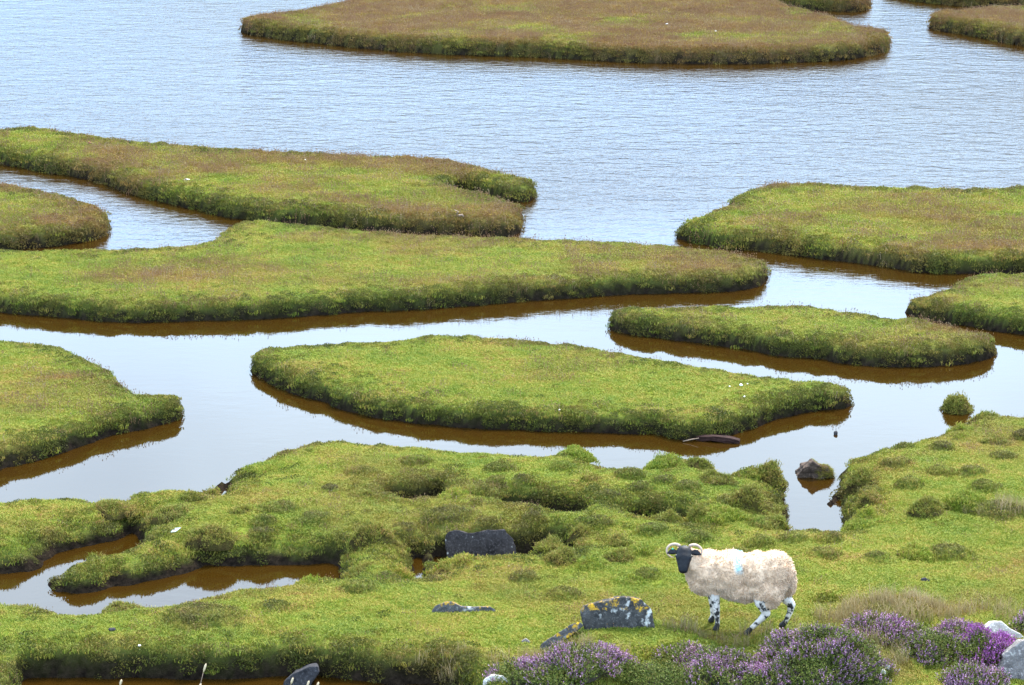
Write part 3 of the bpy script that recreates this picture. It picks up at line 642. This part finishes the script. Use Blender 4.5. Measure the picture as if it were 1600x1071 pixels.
o = rock('flat_stone', px_outline([(673, 958), (680, 949), (695, 943), (707, 943), (720, 950), (745, 951), (765, 950), (776, 956), (774, 964), (680, 964)], 725, 960, 182), .14, M['lichen2'], p, 0, -.3, rough=.01, voxel=.01, seed=3)
props(o, 'low dark stone with orange lichen sunk in the open turf', 'stone')
pb = at(753, 867, .0)
o = rock('stone_slab', px_outline([(698, 876), (696, 843), (702, 836), (716, 833), (732, 838), (752, 835), (772, 833), (791, 831), (797, 840), (806, 847), (809, 876)], 753, 868, ppm(pb)), .12, M['slab'], Vector((pb[0], pb[1]-.10, .045)), .02, -.2, rough=.02, voxel=.012, seed=4, freq=4)
props(o, 'dark rectangular slab set upright in the bank of the small creek', 'slab')
p = gpoint(1446, 908, -.01)
props(rock('wedge_stone', [(-.04, -.01), (-.035, .03), (.01, .035), (.045, .012), (.04, -.01)], .05, M['dark'], p, .2, -.2, voxel=.006, rough=.004, seed=5), 'tiny dark wedge of stone on the open turf right of the sheep', 'stone')
p = gpoint(822, 1005, -.01)
props(rock('small_stone', [(-.045, -.01), (-.04, .025), (.0, .045), (.035, .02), (.05, -.01)], .07, M['grey'], p, 0, -.2, voxel=.008, rough=.006, seed=6), 'small grey stone in the grass left of the slanting strip', 'stone')
pb = at(470, 1072, .02)
o = rock('dark_rock', px_outline([(438, 1085), (442, 1062), (456, 1049), (480, 1040), (497, 1038), (500, 1048), (488, 1064), (480, 1085)], 470, 1075, 192), .3, M['dark'], Vector((pb[0], pb[1], -.02)), 0, -.2, rough=.012, seed=7)
props(o, 'smooth dark rock at the foot of the near ditch bank', 'rock')
p = gpoint(775, 1068, -.04)
props(rock('white_stone', px_outline([(750, 1082), (756, 1064), (768, 1056), (786, 1058), (800, 1068), (803, 1082)], 775, 1076, 193), .2, M['white'], p, 0, -.3, rough=.018, seed=8), 'white quartz stone at the bottom edge left of the heather', 'stone')
p = gpoint(1565, 996, -.02)
props(rock('white_stone', px_outline([(1536, 996), (1540, 983), (1552, 976), (1566, 976), (1578, 986), (1594, 994), (1606, 1006), (1604, 1012), (1540, 1010)], 1565, 1004, 187), .24, M['white'], p, 0, -.3, rough=.02, seed=9), 'rounded white stone behind the brightest purple heather', 'stone')
p = gpoint(1600, 1066, -.05)
props(rock('grey_rock', px_outline([(1560, 1090), (1562, 1050), (1572, 1026), (1594, 1008), (1625, 1000), (1660, 1015), (1680, 1050), (1680, 1090)], 1600, 1076, 193), .4, M['grey'], p, 0, -.3, rough=.03, seed=10), 'large rough grey and white rock in the bottom right corner', 'rock')
for (u, v, lab) in ((1386, 1058, 'upper of two little white stones below the round heather bush'), (1379, 1068, 'lower of two little white stones below the round heather bush')):
    p = gpoint(u, v, .09); props(rock('white_pebble', [(-.025, -.015), (-.022, .015), (0, .026), (.024, .012), (.024, -.015)], .04, M['white'], p, 0, -.1, voxel=.006, rough=.004, seed=u), lab, 'pebble')
# peat-rock islet in the right creek, driftwood, floating bit
pb = at(1275, 747, 0)
ro = rock('rocky_islet', px_outline([(1245, 752), (1247, 733), (1256, 722), (1264, 719), (1270, 709), (1278, 718), (1292, 720), (1302, 730), (1304, 745), (1295, 752)], 1275, 747, ppm(pb)), .3, M['peat'], Vector((pb[0], pb[1], -.03)), 0, -.1, rough=.05, seed=11); ro.scale = (1, 1, .72)
props(ro, 'lone rough brown rock with a grassy cap in the right creek', 'rock')
nv = len(ro.data.vertices); co = np.empty(nv*3, np.float32); ro.data.vertices.foreach_get('co', co); co = co.reshape(-1, 3)
msk = sstep(-.02, .1, co[:, 0]+.2*(fbm(co[:, 0]*9, co[:, 1]*9, 5)-.5))*sstep(.02, .06, co[:, 2])
for nm, A in (('dens', msk), ('brown', msk*.3), ('rough', msk*.6)):
    ro.data.attributes.new(nm, 'FLOAT', 'POINT').data.foreach_set('value', A.astype(np.float32))
scatter('moss', T['tus'], ro, 800, 'dens', .5, 1., 77, .3)
M['wood'] = simple('wet_wood', (.028, .014, .012), .8, .5, 20, .08, .6, 60); M['palewood'] = simple('bleached_wood', (.24, .17, .12), .8, .3, 30)
def stick(name, uvz, rads, m, label, cat, branches=()):
    pts = [Vector(at(*q)) for q in uvz]; c = pts[0].copy()
    V, F = tube_mesh([q-c for q in pts], rads, 7); o = mesh_obj(name, V, F, m, loc=c)
    for br, rr in branches:
        V, F = tube_mesh([Vector(at(*q))-c for q in br], rr, 6); mesh_obj('twig', V, F, m, parent=o)
    return props(o, label, cat)
pw = Vector(at(1122, 690, 0)); sc_ = ppm(pw)
bm = bmesh.new(); bmesh.ops.create_cube(bm, size=1.); bmesh.ops.subdivide_edges(bm, edges=bm.edges[:], cuts=5, use_grid_fill=True)
for v in bm.verts:
    x, y, z = v.co; v.co = Vector((x*.46, y*.09*(1-.5*(x < 0)*abs(x*2)), z*.055))+Vector((0, 0, -.09*x*x+.02))+.012*mnoise.noise_vector(v.co*4)
me = bpy.data.meshes.new('driftwood_plank'); bm.to_mesh(me); bm.free(); me.materials.append(M['wood'])
o = bpy.data.objects.new('driftwood_plank', me); COL.objects.link(o); o.location = (pw.x, pw.y, .015); o.rotation_euler = (0, .03, -.22)
props(o, 'dark waterlogged plank floating off the tip of the middle island', 'driftwood')
stick('thin_stick', [(1067, 690, .01), (1080, 687, .03), (1092, 685, .05)], [.006, .006, .004], M['palewood'], 'thin pale stick in the water left of the dark plank', 'stick')
pf = Vector(at(1306, 679, .0)); V = ICO_V*np.array([.022, .03, .03]); props(mesh_obj('floating_clod', V*(1+.2*np.sin(ICO_V*5).sum(1)[:, None]*.4), ICO_F.tolist(), M['dark'], loc=pf+Vector((0, 0, .012))), 'tiny dark clod floating alone in open creek water', 'clod')
stick('driftwood_branch', [(702, 343, .16), (712, 338, .23), (722, 336, .27), (727, 343, .18)], [.016, .02, .016, .008], M['palewood'], 'bleached forked branch lying on the bank of the forked island', 'driftwood', [([(712, 338, .23), (716, 331, .30), (710, 328, .32)], [.012, .009, .004]), ([(718, 336, .25), (708, 346, .14)], [.01, .005])])
stick('pale_stick', [(746, 434, .21), (756, 436, .2), (762, 444, .15)], [.008, .009, .005], M['palewood'], 'pale stick on the front bank of the longest island', 'stick')
M['shell'] = simple('shell_white', (.75, .74, .7), .5, .1, 20)
def flake(name, u, v, z, w, label, cat, m=None, hgt=.4):
    p = Vector(at(u, v, z)); r = random.Random(int(u*7+v)); V = []
    for q in ICO_V: V.append((q[0]*w*.62*(1+.3*r.uniform(-1, 1)*.4), q[1]*w*.5, max(q[2], -.3)*w*hgt*(1+.4*math.sin(q[0]*4+u))))
    return props(mesh_obj(name, V, ICO_F.tolist(), m or M['shell'], loc=p), label, cat)
Lc = islands[10]
for (u, v, w, lab) in ((1158, 602, .036, 'largest of the white shells on the right end of the middle island'), (1140, 604, .016, 'small white shell left of the largest on the middle island'), (1168, 600, .014, 'small white shell right of the largest on the middle island'), (1163, 620, .02, 'white shell nearest the water on the middle island'), (874, 641, .022, 'pale tuft of wool on the front bank of the middle island')):
    q = at(u, v, .22); flake('white_shell' if 'shell' in lab else 'wool_tuft', u, v, gz(Lc, q[0], q[1])+.03, w, lab, 'shell' if 'shell' in lab else 'wool')
flake('flat_stone', 292, 281, .24, .075, 'flat pale stone on the forked island', 'stone', M['white'], .22)
flake('white_shell', 477, 250, .25, .022, 'white speck of shell near the back edge of the forked island', 'shell')
flake('brown_clod', 140, 224, .26, .05, 'small reddish clod near the left end of the forked island', 'clod', simple('red_clod', (.16, .05, .03)))
flake('white_shell', 1042, 38, .31, .04, 'larger white speck on the wide brownish island', 'shell'); flake('white_shell', 1118, 49, .31, .03, 'smaller white speck on the wide brownish island', 'shell')
q = gpoint(275, 838); 
V = [(-.05, 0, .01), (-.01, .018, .03), (.05, .004, .055), (.0, -.016, .02), (-.01, .004, .05), (-.03, 0, .035)]
props(mesh_obj('white_feather', V, [(0, 3, 1), (1, 3, 2), (0, 1, 5), (1, 2, 4), (0, 5, 3), (3, 4, 2)], M['shell'], loc=q+Vector((0, 0, .025)), smooth=False), 'white feather on the turf between the left creek and its side creek', 'feather')
q = gpoint(175, 985); flake('dark_dropping', 175, 984, q.z+.02, .05, 'dark dropping on the turf near the bottom left', 'dropping', M['dark'], .35)
q = gpoint(218, 1010); flake('white_shell', 218, 1009, q.z+.02, .02, 'white speck at the brink of the near ditch', 'shell')

# ------------------------------------------------------------------ heather
def leafy(name, cols, transl=.15):
    m, nt, b = mat(name); gm = N(nt, 'ShaderNodeNewGeometry')
    f = math_(nt, 'ADD', math_(nt, 'MULTIPLY', gm.outputs['Random Per Island'], .65), math_(nt, 'MULTIPLY', maprange(nt, noise_(nt, 7, 3, .6, gm.outputs['Position']), .3, .7), .35))
    r = ramp(nt, [(i/(len(cols)-1), c) for i, c in enumerate(cols)]); nt.links.new(f, r.inputs[0]); nt.links.new(r.outputs[0], b.inputs['Base Color']); b.inputs['Roughness'].default_value = .7; b.inputs['Specular IOR Level'].default_value = .2
    return m
M['hleaf'] = leafy('heather_leaf', [(.02, .03, .006), (.055, .075, .01), (.11, .135, .016), (.16, .10, .03)])
M['hflow'] = leafy('heather_flower', [(.15, .055, .13), (.28, .125, .24), (.43, .26, .39), (.34, .21, .2)])
M['hviv'] = leafy('vivid_heather_flower', [(.17, .04, .18), (.28, .08, .28), (.36, .13, .35), (.42, .22, .42)])
M['hwood'] = simple('heather_wood', (.04, .03, .02), .95, .4, 20)
def heather(u, v, w, hp, fl, m, label, seed, leafd=1.):
    p = gpoint(u, v-4); s = ppm(p); rx = w/2/s; ry = rx*.75; hz = hp/s/.94*.58
    y = p.y+ry*.6; z = gz(G, p.x, y)-.02
    root = empty('heather_bush', (p.x, y, z)); props(root, label, 'heather', 'heather bushes in the foreground')
    V, F = hummock_mesh(seed+300); V = np.array(V)*np.array([rx*.9, ry*.9, hz*.8]); mesh_obj('woody_base', V, F, M['hwood'], parent=root)
    r = random.Random(seed); n = int(5200*(rx*2)*(ry*2+hz)*1.15)
    LV, LF, FV, FF = [], [], [], []
    def quad(Vl, Fl, c, d, nrm, l, wd):
        sd = d.cross(nrm).normalized()*wd; b = len(Vl); Vl += [tuple(c-sd*.5), tuple(c+d*l*.5-sd), tuple(c+d*l), tuple(c+d*l*.5+sd)]; Fl.append((b, b+1, b+2, b+3))
    for i in range(n):
        a = r.uniform(0, 6.2832); t = r.random()**.5; zz = (1-t**2.4)
        lump = 1+.5*mnoise.noise(Vector((math.cos(a)*t*2.5+seed, math.sin(a)*t*2.5, seed*.7)))
        base = Vector((t*math.cos(a)*rx*lump, t*math.sin(a)*ry*lump, max(zz*hz*.8*lump, .0)))
        d = Vector((math.cos(a)*t*.8+r.gauss(0, .3), math.sin(a)*t*.8+r.gauss(0, .3), .75+r.random()*.5)).normalized()
        L_ = r.uniform(.05, .11)
        patch = mnoise.noise(Vector((base.x*5+seed*2, base.y*5, base.z*5)))
        flower = r.random() < fl*(.8+2.*patch)
        for k in range(int(7*leafd)):
            q = r.random(); nn = Vector((r.gauss(0, 1), r.gauss(0, 1), r.gauss(0, 1))).normalized(); dd = (d+nn*.9).normalized()
            quad(LV, LF, base+d*L_*q*(.75 if flower else 1.), dd, nn, r.uniform(.012, .024), .0035)
        if flower:
            for k in range(9):
                q = .5+.55*k/9; nn = Vector((r.gauss(0, 1), r.gauss(0, 1), r.gauss(0, 1))).normalized(); dd = (d*.6+nn).normalized()
                quad(FV, FF, base+d*L_*q, dd, nn.orthogonal(), r.uniform(.008, .015), .0048)
    mesh_obj('foliage', np.array(LV), np.array(LF), M['hleaf'], parent=root, smooth=False)['kind'] = 'stuff'
    if FV: mesh_obj('flowers', np.array(FV), np.array(FF), m, parent=root, smooth=False)['kind'] = 'stuff'
HEATHER = [
 (820, 1072, 90, 30, .55, 'hflow', 'low straggling heather nearest the white quartz stone', 1),
 (905, 1058, 130, 42, .5, 'hflow', 'spreading pale purple heather below the slanting stone strip', 2),
 (978, 1070, 62, 36, .9, 'hflow', 'small bright lilac heather clump below the boulder', 3),
 (1040, 1082, 100, 36, 0., 'hflow', 'dark green flowerless heather at the bottom edge', 4),
 (1125, 1076, 130, 68, .42, 'hflow', 'rounded heather bush below the sheep\'s front legs', 5),
 (1200, 1085, 90, 50, .45, 'hflow', 'low heather filling the gap left of the round bush', 6),
 (1290, 1074, 180, 108, .38, 'hflow', 'biggest round heather bush, by the sheep\'s hind legs', 7),
 (1350, 1078, 90, 50, .1, 'hflow', 'dark green heather at the right foot of the biggest bush', 15),
 (1380, 1004, 110, 38, .55, 'hflow', 'low lilac heather behind the biggest bush', 8),
 (1455, 1040, 110, 54, .3, 'hflow', 'mostly green heather with scattered pale flowers', 9),
 (1545, 1040, 110, 54, 1., 'hviv', 'vivid purple heather in front of the rounded white stone', 10),
 (1525, 1085, 90, 46, .7, 'hflow', 'lilac heather at the bottom right beside the grey rock', 11),
 (1240, 1040, 90, 40, .5, 'hflow', 'low heather mat between the sheep\'s hind hooves and the biggest bush', 16),
 (1075, 1052, 90, 26, .45, 'hflow', 'thin heather mat left of the rounded bush below the front legs', 17),
 (1420, 1012, 80, 30, .5, 'hflow', 'small lilac heather between the mostly green one and the ridge', 18),
 (1500, 1010, 80, 34, .6, 'hflow', 'purple-tipped heather left of the vivid purple one', 19),
 (870, 1078, 90, 34, .3, 'hflow', 'greenish heather at the bottom edge right of the quartz stone', 20),
 (1602, 992, 40, 30, .3, 'hflow', 'dark heather at the right edge beyond the white stone', 12),
]
for (u, v, w, hp, fl, mm, lab, sd2) in HEATHER: heather(u, v, w, hp, fl, M[mm], lab, sd2)

# tall pale stalks growing on the near side of the ditch
for k, (u, v, lean, lab) in enumerate([(322, 1037, .06, 'tallest bent pale grass stalk rising in front of the near ditch'), (190, 1062, .0, 'leftmost pale seed stalk at the bottom edge before the ditch'), (314, 1068, .02, 'short pale seed head just left below the tallest stalk'), (458, 1059, .03, 'pale stalk in front of the dark rock, left of three'), (483, 1064, .03, 'pale stalk in front of the dark rock, middle of three'), (498, 1066, .02, 'pale stalk in front of the dark rock, right of three')]):
    b = at(u-lean*190, 1128, H); top = np.array(at(u, v, H)); y = b[1]; d = ray(u, v); t = y/d[1]; tp = Vector((d[0]*t, y, CAM_H+d[2]*t)); bs_ = Vector((b[0], y, gz(G, b[0], y)-.02))
    pts = [bs_.lerp(tp, q)+Vector((-.03*math.sin(q*3.14), 0, 0)) for q in (0, .3, .6, .85)]
    V, F = tube_mesh([q-bs_ for q in pts], [.004, .0035, .003, .002], 5); o = mesh_obj('grass_stalk', V, F, M['palewood'], loc=bs_); props(o, lab, 'grass stalk', 'pale stalks at the bottom edge')
    V, F = tube_mesh([pts[-1]-bs_, pts[-1].lerp(tp, .4)-bs_, pts[-1].lerp(tp, .8)-bs_, tp-bs_], [.003, .010, .009, .002], 6); mesh_obj('seed_head', V, F, simple('seed_straw', (.5, .38, .24)), parent=o)

# ------------------------------------------------------------------ the sheep
SH_RZ = math.radians(166)
Rm = Matrix.Rotation(SH_RZ, 3, 'Z')
foot = gpoint(1118, 987)
root_xy = foot-Rm @ Vector((.19, .085, 0))
root_z = gz(G, root_xy.x, root_xy.y)
def gl(x, y):                                   # ground under a point of the sheep, in its own frame
    q = Rm @ Vector((x, y, 0))+Vector((root_xy.x, root_xy.y, 0)); return gz(G, q.x, q.y)-root_z+.004
sheep = empty('sheep', (root_xy.x, root_xy.y, root_z), SH_RZ); sheep.scale = (.97, .97, .95)
props(sheep, 'black-faced white sheep with curled horns standing on the turf facing left', 'sheep')
prims = []                                      # (centre, radii, tag)
def ell(c, r, tag, rot=None): prims.append((np.array(c, float), np.array(r, float), tag, rot))
def limb(pts, tag):
    for a, b in zip(pts[:-1], pts[1:]):
        n = max(3, int(np.linalg.norm(np.array(b[:3])-np.array(a[:3]))/.012))
        for k in range(n+1):
            t = k/n; q = [a[i]+(b[i]-a[i])*t for i in range(4)]; ell(q[:3], (q[3],)*3, tag)
ell((.28, 0, .52), (.21, .19, .205), 'wool'); ell((.06, 0, .525), (.28, .205, .205), 'wool'); ell((-.16, 0, .53), (.25, .205, .215), 'wool'); ell((-.285, 0, .56), (.18, .185, .205), 'wool')
ell((.34, .0, .50), (.13, .15, .19), 'wool'); ell((-.02, 0, .43), (.26, .18, .16), 'wool')
ell((-.26, .10, .45), (.14, .10, .19), 'wool'); ell((-.34, -.10, .45), (.13, .10, .18), 'wool')
limb([(.31, 0, .54, .155), (.40, .04, .60, .125), (.445, .075, .66, .09)], 'wool')
ell((-.45, 0, .50), (.035, .035, .12), 'wool')
z1, z2, z3, z4 = gl(.19, .085), gl(.262, -.075), gl(-.08, .10), gl(-.35, -.10)
limb([(.24, .09, .44, .062), (.205, .085, .31, .044), (.188, .085, .185, .029), (.18, .085, .075+z1, .0215), (.183, .085, .045+z1, .025), (.195, .085, .018+z1, .029)], 'leg')
limb([(.28, -.08, .44, .062), (.265, -.075, .31, .044), (.255, -.075, .185, .029), (.25, -.075, .075+z2, .0215), (.253, -.075, .045+z2, .025), (.265, -.075, .018+z2, .029)], 'leg')
limb([(-.26, .11, .44, .10), (-.205, .11, .33, .07), (-.25, .105, .215, .036), (-.185, .10, .14+z3*.5, .027), (-.115, .10, .065+z3, .0225), (-.098, .10, .045+z3, .025), (-.078, .10, .018+z3, .029)], 'leg')
limb([(-.34, -.10, .44, .095), (-.345, -.10, .34, .066), (-.435, -.10, .24, .036), (-.42, -.10, .15+z4*.5, .027), (-.39, -.10, .065+z4, .0225), (-.378, -.10, .045+z4, .025), (-.355, -.10, .018+z4, .029)], 'leg')
# head: nose direction turned to the camera and hanging down
HO = Vector((.475, .135, .725)); yaw = math.radians(97); pit = math.radians(50)
HX = Vector((math.cos(yaw)*math.cos(pit), math.sin(yaw)*math.cos(pit), -math.sin(pit))); HY = Vector((-math.sin(yaw), math.cos(yaw), 0)); HZ = HX.cross(HY)
def hp_(a, b, c): return HO+HX*a+HY*b+HZ*c
HR = np.array([HX, HY, HZ])
def hell(a, b, c, r, tag): ell(hp_(a, b, c), r, tag, HR)
hell(.0, 0, .0, (.07, .074, .066), 'face'); hell(.045, 0, .012, (.07, .072, .055), 'face'); hell(.09, 0, .004, (.06, .060, .048), 'face'); hell(.13, 0, .0, (.05, .050, .042), 'face'); hell(.16, 0, -.004, (.032, .044, .034), 'face')
hell(.135, 0, -.035, (.05, .036, .022), 'face'); hell(.06, 0, -.045, (.07, .05, .035), 'face')
for sy in (-1, 1): hell(.04, sy*.056, .022, (.026, .017, .02), 'face'); hell(.165, sy*.02, .008, (.014, .015, .014), 'face')
hell(-.04, 0, -.075, (.055, .07, .055), 'wool'); hell(.02, .03, -.095, (.05, .035, .035), 'wool'); hell(.02, -.03, -.095, (.05, .035, .035), 'wool')
AV = []; AF = []; o_ = 0
for c, r, tag, rot in prims:
    q = ICO_V*r
    if rot is not None: q = q @ rot
    AV.append(q+c); AF.append(ICO_F+o_); o_ += len(ICO_V)
v, f = remeshed(np.concatenate(AV), np.concatenate(AF).tolist(), .0085, 5, .5)
best = np.full(len(v), 1e9); tags = np.zeros(len(v), int); TI = {'wool': 0, 'face': 1, 'leg': 2}
for c, r, tag, rot in prims:
    d = v-c
    if rot is not None: d = d @ rot.T
    k = (np.sqrt(((d/r)**2).sum(1))-1)*r.min(); up = k < best; best[up] = k[up]; tags[up] = TI[tag]
tags[(tags == 2) & (v[:, 2] > .36)] = 0
# materials of the sheep
def wool_mat():
    m, nt, b = mat('wool'); ob = nt.nodes.new('ShaderNodeTexCoord').outputs['Object']; gm = N(nt, 'ShaderNodeNewGeometry')
    n = noise_(nt, 7, 4, .6, ob); c = mixc(nt, maprange(nt, n, .35, .68), (.68, .47, .31), (.48, .29, .165))
    c = mixc(nt, math_(nt, 'MULTIPLY', gm.outputs['Random Per Island'], .45), c, (.72, .55, .39))
    sp = N(nt, 'ShaderNodeSeparateXYZ'); nt.links.new(ob, sp.inputs[0])
    # pale blue raddle stripe across the back
    xx = math_(nt, 'ADD', sp.outputs['X'], math_(nt, 'MULTIPLY', sp.outputs['Z'], -.35)); dx = math_(nt, 'ABSOLUTE', math_(nt, 'SUBTRACT', xx, -.225))
    st = math_(nt, 'MULTIPLY', maprange(nt, dx, .008, .045, 1., 0.), maprange(nt, sp.outputs['Z'], .57, .62, 0., 1.)); st = math_(nt, 'MULTIPLY', st, maprange(nt, noise_(nt, 30, 3, .6, ob), 0.3, .6, .35, .85))
    c = mixc(nt, st, c, (.28, .60, .70)); nt.links.new(c, b.inputs['Base Color']); b.inputs['Roughness'].default_value = .95; b.inputs['Specular IOR Level'].default_value = .1; b.inputs['Sheen Weight'].default_value = .2
    return m
def leg_mat():
    m, nt, b = mat('leg_hair'); ob = nt.nodes.new('ShaderNodeTexCoord').outputs['Object']; sp = N(nt, 'ShaderNodeSeparateXYZ'); nt.links.new(ob, sp.inputs[0])
    n = noise_(nt, 19, 3, .6, ob); n = math_(nt, 'ADD', n, maprange(nt, sp.outputs['Z'], .03, .09, .3, 0.))
    c = mixc(nt, maprange(nt, n, .5, .59), (.62, .56, .50), (.010, .010, .011)); nt.links.new(c, b.inputs['Base Color']); b.inputs['Roughness'].default_value = .7
    return m
M['wool'] = wool_mat(); M['leg'] = leg_mat(); M['face'] = simple('black_face_hair', (.007, .0075, .010), .5, .4, 30, .2, .3, 120); M['horn'] = simple('horn', (.44, .32, .24), .7, .2, 20, .15, .5, 60); M['eye'] = simple('eye', (.05, .035, .012), .15, .2, 20, .6, 0)
fm = [int(np.bincount(tags[list(p)], minlength=3).argmax()) for p in f]
wl_ = tags == 0
for i in np.nonzero(wl_)[0]:
    q = Vector(v[i]); v[i] += np.array((q-Vector((q.x*.8, 0, .53))).normalized())*(.012*mnoise.noise(q*16)+.014*mnoise.noise(q*7))
body = mesh_obj('body', v, f, [M['wool'], M['face'], M['leg']], parent=sheep, face_mat=fm)
# fleece locks
body.data.update(); nrm = np.empty(len(v)*3, np.float32); body.data.vertices.foreach_get('normal', nrm); nrm = nrm.reshape(-1, 3)
ids_ = np.nonzero(wl_)[0]; r = random.Random(5); LV = []; LF = []
for k in range(19000):
    i = int(ids_[r.randrange(len(ids_))]); c = Vector(v[i])+Vector((r.uniform(-.005, .005), r.uniform(-.005, .005), r.uniform(-.005, .005))); n_ = Vector(nrm[i])
    hs = 0.7 if (c-HO).length < .14 else 1.
    l = r.uniform(.010, .022)*hs; d = (n_*.5+Vector((-.2, 0, -.6))+Vector((r.gauss(0, .28), r.gauss(0, .28), r.gauss(0, .28)))).normalized()
    a = d.orthogonal().normalized(); a.rotate(Quaternion(d, r.uniform(0, 6.28))); b2 = d.cross(a); w_ = r.uniform(.0022, .005)
    base = c-n_*.006; mid = c+d*l*.55+a*w_*.6; tip = c+d*l-a*w_*.5; b0 = len(LV)
    LV += [tuple(base+a*w_), tuple(base-a*w_*.5+b2*w_*.9), tuple(base-a*w_*.5-b2*w_*.9), tuple(mid+a*w_*.8), tuple(mid-a*w_*.4+b2*w_*.7), tuple(mid-a*w_*.4-b2*w_*.7), tuple(tip)]
    for j in range(3):
        j2 = (j+1) % 3; LF += [(b0+j, b0+j2, b0+3+j2), (b0+j, b0+3+j2, b0+3+j), (b0+3+j, b0+3+j2, b0+6)]
mesh_obj('fleece', np.array(LV), np.array(LF), M['wool'], parent=body, smooth=True)['kind'] = 'stuff'
# ears, horns, eyes, nostrils, hooves
for sy in (-1, 1):
    pts = [(-.005, .062, .0), (-.008, .09, .004), (-.006, .12, .0), (.004, .147, -.012)]; wd = [.016, .027, .025, .005]; V = []; F = []
    for (a, b2, c), w_ in zip(pts, wd):
        for (q, t) in ((-1, 0), (-.5, -.35), (.5, -.35), (1, 0), (.5, .3), (-.5, .3)): V.append(tuple(hp_(a+q*w_, sy*b2, c+t*w_*.8)))
    for i in range(3):
        for j in range(6): F.append((i*6+j, i*6+(j+1) % 6, (i+1)*6+(j+1) % 6, (i+1)*6+j))
    F += [tuple(range(6)), tuple(range(18, 24))]; ear = mesh_obj('ear', V, F, M['face'], parent=sheep)
    if sy == -1:
        cc = hp_(-.028, sy*.1, .012); tg = ICO_V @ HR*np.array([.009, .009, .009])+np.array(cc); mesh_obj('ear_tag', tg, ICO_F.tolist(), simple('tag_green', (.02, .30, .20), .4), parent=ear)
    pts = []; rad = []; fw = Vector((HX.x, HX.y, 0)).normalized()
    for k in range(19):                          # the horn sweeps out over the ear and curls down round it
        t = k/18; an = math.radians(140-235*t)
        pts.append(HO+HY*sy*(.09+.062*math.cos(an))+Vector((0, 0, .008+.055*math.sin(an)))+fw*(-.055+.055*t)); rad.append((.0115*(1-t)**.7+.003)*(1+.07*math.sin(k*3.1)))
    V, F = tube_mesh(pts, rad, 9); mesh_obj('horn', V, F, M['horn'], parent=sheep)
    ey = ICO_V*.0125+np.array(hp_(.04, sy*.066, .028)); mesh_obj('eye', ey, ICO_F.tolist(), M['eye'], parent=sheep)
